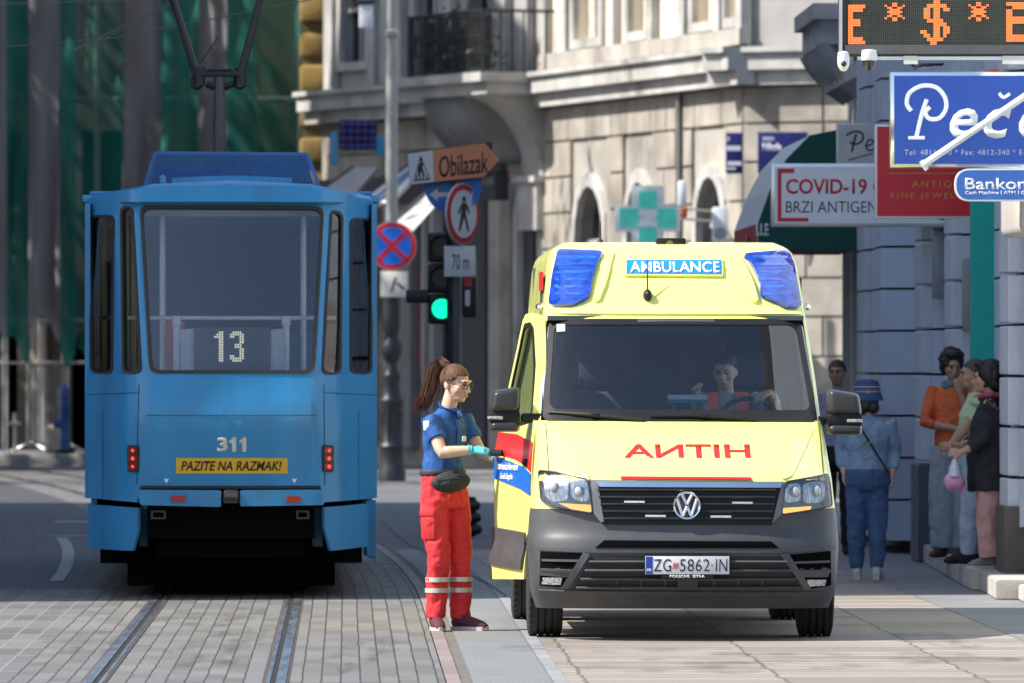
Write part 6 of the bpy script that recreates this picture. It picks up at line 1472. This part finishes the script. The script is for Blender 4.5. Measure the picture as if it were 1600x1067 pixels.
for L in legs: b.tube(L, [(.098, .096), (.097, .092), (.078, .077), (.068, .067), (.066, .065)], 16)
remesh(b, 'trousers', red_t, pm, .008, 3, .5, disp=.036)
silver = M('reflective_silver', (.55, .55, .52), .35, .3, .08, 40)
for L in legs:
    a, c = Vector(L[3]), Vector(L[4])
    for z in (.335, .265):
        t = (a.z - z) / (a.z - c.z); p = a.lerp(c, t) if z < a.z else Vector(L[2]).lerp(a, (L[2][2] - z) / (L[2][2] - a.z)); r = .079 - .006 * max(t, 0)
        q = B(); q.tube([p + Vector((0, 0, .015)), p - Vector((0, 0, .015))], [(r, r)] * 2, 20); q.done('reflective_band', silver, pm)
p = Vector((-.152, -.142, .70)); PM = Matrix.Translation(p) @ Matrix.Rotation(R(-28), 4, 'Z') @ Matrix.Rotation(R(4), 4, 'X'); b = B(); b.bbox(-.05, .05, -.006, .02, -.10, .06, .006, PM); b.bbox(-.054, .054, -.012, .02, .05, .09, .006, PM); b.done('cargo_pocket', red_t, pm)
maroon = M('shoe_maroon', (.085, .018, .035), .8, 0, .3, 60)
for an, fd in (((-.1, -.06, 0), (.18, -1)), ((.065, .02, 0), (.9, -.45))):
    b = B(); shoe(b, an, fd, .25); remesh(b, 'shoe', maroon, pm, .006, 3); sole(pm, an, fd, .25, .046, M('sole_pale', (.5, .45, .45), .6))
hairm = M('hair_brown', (.095, .036, .017), .75, 0, .75, 120, stretch=(1, 1, .15))
b = B(); hair_cap(b, hc, HM, 1.05, 1.0, .0); b.done('hair', hairm, pm, smooth=60)
b = B(); rt = hc + HM @ Vector((0, .098, .105))
rng = random.Random(4); g = []
for i in range(70):                               # combed-back strands over the skull to the tie
    a = (i / 69 - .5) * 2.7; st = hc + HM @ Vector((.083 * math.sin(a), .012 - .078 * math.cos(a) * (1 if abs(a) < 1.2 else .4), .078 - .05 * abs(a)))
    md = hc + HM @ Vector((.075 * math.sin(a), .045, .118 - .03 * abs(a) ** 1.5)); g.append([(*st, .001), (*md, .003), (*rt, .004)])
locks(b, g, 320, .0032, 4, 2)
tail = [[(*rt, .008), (-.065, .08, 1.758, .010), (-.105, .07, 1.715, .017), (-.125, .06, 1.64, .02), (-.14, .05, 1.56, .021), (-.17, .04, 1.49, .019), (-.215, .03, 1.45 + .03 * k, .022)] for k in range(3)]
locks(b, tail, 520, .0033, 4, 5)
b.done('ponytail', hairm, pm, smooth=60)
b = B(); b.tube([Vector(rt) + Vector((.012, -.004, 0)), Vector(rt) + Vector((-.015, .005, .004))], .024, 10); b.done('hair_tie', blackm, pm)
b = B(); gm = M('glasses_dark', (.03, .028, .025), .3, .4)
for s in (-1, 1):
    b.tube([hc + HM @ (Vector((s * .032 + .025 * math.cos(a), -.106 + .02 * abs(math.cos(a)) * (.5 if s * math.cos(a) > 0 else 0), .001 + .017 * math.sin(a))) * 1.04) for a in [k * math.pi / 8 for k in range(17)]], .0019, 5)
    b.tube([hc + HM @ (Vector(p) * 1.04) for p in ((s * .057, -.094, .006), (s * .076, -.05, .008), (s * .08, .01, .006))], .002, 5)
b.tube([hc + HM @ (Vector(p) * 1.04) for p in ((-.008, -.108, .004), (.008, -.108, .004))], .0018, 5); b.done('glasses', gm, pm)
wb = thing('waist_bag', 'black waist bag on the belt of the paramedic in red trousers', 'bag', PB + Vector((.0, -.19, .975)))
bagm = M('bag_black', (.018, .018, .021), .75, 0, .25, 20, .3, 120)
b = B(); BR = Matrix.Rotation(R(20), 4, 'Z') @ Matrix.Rotation(R(-6), 4, 'Y'); b.ell((0, 0, 0), (.135, .06, .072), BR, 18); b.ell((.01, -.02, -.005), (.1, .055, .055), BR, 14); remesh(b, 'pouch', bagm, wb, .007, 3)
b = B(); b.tube([BR @ Vector(p) for p in ((-.115, -.035, .028), (-.05, -.066, .045), (.03, -.07, .045), (.1, -.045, .03))], .004, 5); b.done('zip', M('zip_grey', (.09, .09, .1), .4, .4), wb)
b = B(); q = [Vector((-.055, .19, .058)) + S_(TA) * .166 * math.cos(a) + F_(TA) * .128 * math.sin(a) for a in [k * math.pi / 16 for k in range(33)]]; b.tube(q, [(.008, .021)] * 33, 8, up=(1, 0, 0)); b.done('belt', M('belt_navy', (.03, .034, .05), .7), wb)

# ---- simple builder for the others (a = facing angle: 0 faces the camera, -90 faces left, 180 faces away)
def person(label, base, a, H, top, bottom, shoes, hairc, skin, arms, legs, hem, thigh=.095, ankle=.05, head_a=None, pitch=0, lean=(0, 0), belly=.12, width=1.0, sleeve=.95, coat=None, male=False, hair='bob', rings=None, group=None, cuff=None, vox=.009, footdirs=None, hairk=1.1, soles=None, seat=False):
    t = thing('person', label, 'person', base, 0, group); A = R(a); k = H / 1.70; hm = headmat(a if head_a is None else head_a, pitch)
    lx = Vector((lean[0], lean[1], 0)); hc = Vector((lean[0], lean[1], H - .135)) + F_(A) * .03
    b = B(); head(b, hc, hm, 1.0, male); zs = (H - .31); nb = Vector((lx.x * .9, lx.y * .9, zs))
    b.tube([nb, nb + Vector((0, 0, .06)), hc + Vector((0, 0, -.06)) + F_(A) * -.015], [.065, .05, .05], 12)
    shw = .165 * width * k; sh = [nb + Vector((0, 0, -.01)) - S_(A) * shw, nb + Vector((0, 0, -.01)) + S_(A) * shw]
    torso(b, [((lx.x * .3, lx.y * .3, .9 * k), .13, .1, A), ((lx.x * .8, lx.y * .8, 1.2 * k), .13, .09, A), ((nb.x, nb.y, zs), .11, .07, A)])
    for s_, (el, wr, fd, pn, cu) in zip(sh, arms):
        el, wr = Vector(el), Vector(wr); b.tube([s_, s_.lerp(el, .5), el, el.lerp(wr, .3), wr], [.05, .045, .039, .038, .027], 12); hand(b, wr, fd, pn, 1 if s_ is sh[0] else -1, cu, .98)
    if not seat:
        for L in legs: b.tube([L[0], L[1], L[2]], [.07, .05, .036], 10)
    remesh(b, 'body', skin, t, vox, 3); face_bits(t, hc, hm, 1.0, browk if hairc[0] < .03 else browd, lipm)
    b = B()
    torso(b, rings or [((lx.x * .2, lx.y * .2, hem), .165 * width, belly + .015, A), ((lx.x * .5, lx.y * .5, hem + (zs - hem) * .35), .155 * width, belly, A), ((lx.x * .8, lx.y * .8, hem + (zs - hem) * .7), .172 * width, belly * .98, A), ((nb.x, nb.y, zs - .05), .17 * width, .095, A), ((nb.x, nb.y, zs + .0), .115 * width, .075, A), ((nb.x, nb.y, zs + .035), .066, .062, A)])
    for s_, (el, wr, *_r) in zip(sh, arms):
        el, wr = Vector(el), Vector(wr); P = [s_, s_.lerp(el, .5)]; rr = [(.066, .064), (.06, .06)]
        if sleeve > .6: P += [el]; rr += [.054]
        if sleeve > .65: P += [el.lerp(wr, (sleeve - .6) / .4)]; rr += [.046 if sleeve > .9 else .05]
        b.tube(P, rr, 12)
    remesh(b, 'top', top, t, vox, 4, disp=.028)
    if not seat:
        b = B(); torso(b, [((lx.x * .3, lx.y * .3, hem + .05), .15 * width, belly, A), ((0, 0, .93 * k), .172 * width, belly + .02, A), ((0, 0, .82 * k), .175 * width, belly + .025, A), ((0, 0, .77 * k), .13 * width, belly, A)])
        for L in legs: b.tube([Vector(L[0]) + Vector((0, 0, .05)), Vector(L[0]), Vector(L[1]), Vector(L[2]) + Vector((0, 0, -.0))], [thigh, thigh, (thigh * .55 + ankle * .5), ankle], 14)
        remesh(b, 'trousers', bottom, t, vox, 4, disp=.03)
        for L, fd in zip(legs, footdirs):
            b = B(); shoe(b, (L[2][0], L[2][1], 0), fd, .25); remesh(b, 'shoe', shoes, t, .008, 3)
            if soles: sole(t, (L[2][0], L[2][1], 0), fd, .25, .048, soles)
    hmx = M('hair_%d' % int(hairc[0] * 1000), hairc, .6, 0, .3, 40)
    b = B()
    if hair == 'bob':
        for p, r in (((0, .03, .04), (.092, .098, .095)), ((0, .06, -.03), (.085, .06, .06)), ((-.055, .025, .03), (.04, .052, .075)), ((.055, .025, .03), (.04, .052, .075)), ((0, -.04, .10), (.065, .05, .03))): b.ell(hc + hm @ (Vector(p) * hairk), [x * hairk for x in r], hm.to_4x4(), 14)
        rng = random.Random(int(H * 1000))
        for _ in range(60):
            v = Vector((rng.gauss(0, 1), rng.gauss(.5, 1), rng.gauss(.5, .9))).normalized(); p = Vector((v.x * .09, .03 + v.y * .09, .03 + v.z * .10))
            if p.y > -.05 or p.z > .09: b.ell(hc + hm @ (p * hairk), (.022, .022, .018), None, 6)
        remesh(b, 'hair', hmx, t, .009, 2)
    elif hair == 'none': b.bm.free()
    else:
        hair_cap(b, hc, hm, 1.03, 1.0, .0, .03 if hair == 'short' else 0); b.done('hair', hmx, t, smooth=60)
    return t, hc, hm, sh
# woman in denim, from behind
denim = M('denim_light', (.23, .34, .47), .85, 0, .2, 7, .3, 150); jeans = M('jeans_blue', (.065, .12, .24), .85, 0, .25, 5, .3, 150)
pb = Vector((W(1355, 0, 68.8).x, 68.8, 0)); whs = M('shoe_white', (.5, .5, .5), .6, 0, .1, 20)
t, hc, hm, sh = person('woman in light denim jacket and striped blue hat walking away beside the wall', pb, 180, 1.60, denim, jeans, whs, (.02, .015, .012), skin1,
    [((.225, .04, 1.05), (.20, -.02, .86), (0, 0, -1), (-1, 0, 0), .4), ((-.215, .05, 1.05), (-.19, -.02, .87), (0, 0, -1), (1, 0, 0), .4)],
    [((.075, 0, .82), (.085, .0, .47), (.075, -.02, .1)), ((-.085, 0, .82), (-.085, 0, .47), (-.085, .06, .1))], .88, thigh=.102, ankle=.054, footdirs=[(.1, 1), (-.1, 1)], width=1.1, belly=.12, sleeve=.93, soles=whs, hair='none')
b = B(); b.lathe([(.135, -.02), (.12, .03), (.108, .05), (.104, .1), (.09, .14), (.04, .155), (0, .156)], hc + Vector((0, .01, -.0)), 22); b.done('bucket_hat', M('hat_blue', (.05, .09, .2), .85, 0, .2, 9), t)
for k, (z, mt) in enumerate(((.052, M('hat_pale', (.45, .42, .48), .8)), (.068, M('hat_pink', (.38, .16, .2), .8)), (.09, _m['hat_pale']))):
    b = B(); b.tube([hc + Vector((.109 * math.cos(q), .01 + .109 * math.sin(q), z)) for q in [i * math.pi / 12 for i in range(25)]], .005, 5); b.done('hat_stripe', mt, t)
b = B()
for dx, dz, w_ in ((0, -.02, .1), (-.05, -.05, .06), (.05, -.04, .06)): b.ell(hc + Vector((dx, -.08 + .16 * 0, dz - .04)) + Vector((0, 0, 0)), (.05, .05, .05), None, 10)
b.ell(hc + Vector((0, -.06, -.03)), (.095, .06, .06), None, 12); remesh(b, 'hair_ends', M('hair_20', (.02, .015, .012), .6), t, .009, 2)
b = B(); b.tube([(-.11, -.10, 1.30), (-.03, -.15, 1.18), (.08, -.16, 1.0), (.17, -.13, .86)], [(.005, .009)] * 4, 6); b.done('bag_strap', blackm, t)
b = B()
for P in ([(-.1, 1.1), (-.07, 1.14), (-.06, 1.08), (-.02, 1.14), (.0, 1.09), (.04, 1.13), (.06, 1.1)], [(-.09, 1.0), (-.06, 1.05), (-.08, .97), (-.02, 1.03), (-.02, .98), (.03, 1.03), (.05, .98)]): b.tube([(x, -.158, z) for x, z in P], .004, 4)
b.done('back_print', M('print_pale', (.5, .5, .42), .8), t)
# woman with tied hair facing the street, farther back
pb = Vector((W(1309, 0, 77.5).x, 77.5, 0)); blk = M('cloth_black', (.012, .012, .014), .85, 0, .2, 9)
person('woman with tied back brown hair behind the right wing mirror of the ambulance', pb, -15, 1.79, M('shirt_lavender', (.30, .30, .42), .8), blk, blk, (.045, .025, .018), skin2,
    [((-.24, 0, 1.12), (-.2, -.1, .9), (0, -.3, -1), (1, 0, 0), .4), ((.24, 0, 1.12), (.2, -.1, .9), (0, -.3, -1), (-1, 0, 0), .4)],
    [((-.09, 0, .9), (-.09, 0, .5), (-.08, 0, .1)), ((.09, 0, .9), (.09, 0, .5), (.08, 0, .1))], .98, footdirs=[(-.1, -1), (.2, -1)], hair='tied', thigh=.09, width=.98)
# orange blouse
pb = Vector((W(1490, 0, 69.5).x, 69.5, .16)); org = M('blouse_orange', (.62, .12, .035), .8, 0, .12, 7, .2, 120); pale = M('trousers_pale', (.33, .37, .42), .85, 0, .1, 5, .2, 120)
t, hc, hm, sh = person('woman in orange blouse and pale wide trousers holding her hand to her mouth', pb, -25, 1.70, org, pale, M('shoe_brown', (.06, .03, .018), .5), (.012, .01, .01), skin2,
    [((-.235, -.03, 1.10), (.04, -.17, 1.05), (1, -.1, -.1), (0, .9, -.3), .35), ((.13, -.17, 1.14), (.03, -.19, 1.37), (-.1, .0, 1), (0, 1, .3), 1.0)],
    [((-.08, 0, .86), (-.09, 0, .48), (-.09, 0, .08)), ((.08, 0, .86), (.09, 0, .48), (.09, 0, .08))], .80, thigh=.115, ankle=.105, footdirs=[(-.6, -1), (-.2, -1)], head_a=10, pitch=14, sleeve=.72, width=1.02)
b = B(); b.tube([Vector((0, 0, 1.41)) + Vector((.075 * math.cos(q), .07 * math.sin(q), .012 * math.sin(3 * q))) for q in [i * math.pi / 10 for i in range(21)]], .027, 8); b.done('neck_scarf', M('scarf_teal', (.10, .22, .24), .8, 0, .8, 22), t)
# man in pale green
pb = Vector((W(1527, 0, 67.4).x, 67.4, .16)); wj = M('jeans_pale', (.33, .40, .50), .85, 0, .15, 6)
person('man in pale green polo and light jeans hidden behind the woman in black', pb, -88, 1.63, M('polo_mint', (.42, .55, .34), .8, 0, .1, 6), wj, blk, (.05, .04, .035), skin2,
    [((-.10, -.2, 1.08), (-.2, -.16, .94), (-1, .2, -.2), (0, 1, 0), .7), ((-.10, .2, 1.08), (-.2, .12, .94), (-1, -.2, -.2), (0, -1, 0), .7)],
    [((-.03, -.08, .82), (-.06, -.08, .45), (-.08, -.08, .08)), ((0, .08, .82), (.02, .08, .45), (.02, .08, .08))], .84, footdirs=[(-1, -.1), (-1, .1)], hair='short', male=True, sleeve=.5, belly=.15, ankle=.062)
# woman in black coat
pb = Vector((W(1548, 0, 65.9).x, 65.9, .16)); coatm = M('coat_black', (.010, .011, .016), .8, 0, .25, 5, .2, 90); pinkm = M('trousers_pink', (.52, .29, .27), .85, 0, .08, 6, .2, 100); grs = M('sneaker_grey', (.17, .18, .19), .7, 0, .2, 30)
A_ = R(-96)
t, hc, hm, sh = person('woman in long black coat and pink trousers holding a small plastic bag', pb, -96, 1.60, coatm, pinkm, grs, (.008, .007, .007), skin2,
    [((-.05, -.21, 1.0), (-.235, -.2, .90), (-1, .1, .05), (0, .9, -.4), .75), ((-.07, .2, 1.0), (-.23, .03, .95), (-1, -.2, -.1), (0, -.9, -.3), .75)],
    [((-.02, -.08, .8), (-.02, -.08, .45), (-.0, -.08, .09)), ((.02, .08, .8), (.02, .08, .45), (.03, .08, .09))], .6, thigh=.10, ankle=.098, footdirs=[(-1, -.25), (-1, .1)], head_a=-97, sleeve=.86, hairk=1.12, soles=M('sole_white', (.45, .45, .44), .6),
    rings=[((.02, 0, .60), .215, .205, A_), ((.0, 0, .80), .20, .185, A_), ((-.01, 0, 1.0), .19, .165, A_), ((.0, 0, 1.15), .195, .15, A_), ((.01, 0, 1.24), .18, .115, A_), ((.0, 0, 1.29), .115, .08, A_), ((0, 0, 1.325), .07, .066, A_)])
b = B(); b.tube([Vector((-.0, 0, 1.34)) + Vector((.082 * math.cos(q), .08 * math.sin(q), .012 * math.sin(2 * q) + .02 * math.cos(q))) for q in [i * math.pi / 10 for i in range(21)]], .022, 8); b.done('neck_scarf', M('scarf_pink', (.32, .05, .12), .8, 0, .5, 20), t)
b = B(); b.tube([(-.04, -.16, 1.30), (.06, -.2, 1.22), (.13, -.19, 1.08)], [(.006, .01)] * 3, 6); b.done('bag_strap', M('strap_brown', (.05, .045, .035), .7), t)
pl = thing('plastic_bag', 'small white and pink plastic bag hanging from hands of the woman in black', 'bag', pb + Vector((-.29, -.21, .87)))
b = B(); b.ell((-.0, 0, -.20), (.085, .06, .075), None, 14); b.tube([(0, 0, -.02), (-.0, 0, -.08), (-.0, 0, -.16)], [(.015, .015), (.05, .04), (.075, .055)], 12)
remesh(b, 'bag_body', [M('bag_white', (.52, .54, .62), .35, 0, .1, 20), M('bag_pink', (.55, .26, .42), .4, 0, .15, 20)], pl, .007, 2, pick=lambda c, n: 1 if c.z < -.15 else 0, disp=.02)
b = B(); b.tube([(.0, 0, -.03), (.0, .0, .03)], .008, 6); b.ell((.07, 0, -.25), (.02, .015, .05), None, 8); b.done('bag_handle', _m['bag_pink'], pl)
# driver in the cab
db = AF.o + Vector((.30, 1.97, 0)); gy = M('sleeve_grey', (.30, .33, .36), .8); vest = M('vest_orange', (.75, .11, .02), .6, 0, .08, 9)
t, hc, hm, sh = person('driver in grey shirt and orange vest behind the ambulance windscreen', db, -12, 1.83, gy, gy, blk, (.02, .015, .012), skin1,
    [((-.16, -.17, 1.40), (-.20, -.42, 1.52), (-.2, -.3, .9), (.6, -.4, 0), 1.0), ((.30, -.14, 1.45), (.27, -.40, 1.56), (-.5, -.5, -.2), (0, .3, -1), .5)],
    [], 1.05, hair='short', male=True, pitch=12, seat=True, sleeve=.9)
b = B(); 
for s in (-1, 1): b.tube([Vector((s * .10, -.06, 1.56)), Vector((s * .10, -.135, 1.45)), Vector((s * .09, -.14, 1.25))], [(.012, .055)] * 3, 10, up=(0, -1, 0))
remesh(b, 'vest', vest, t, .009, 2)
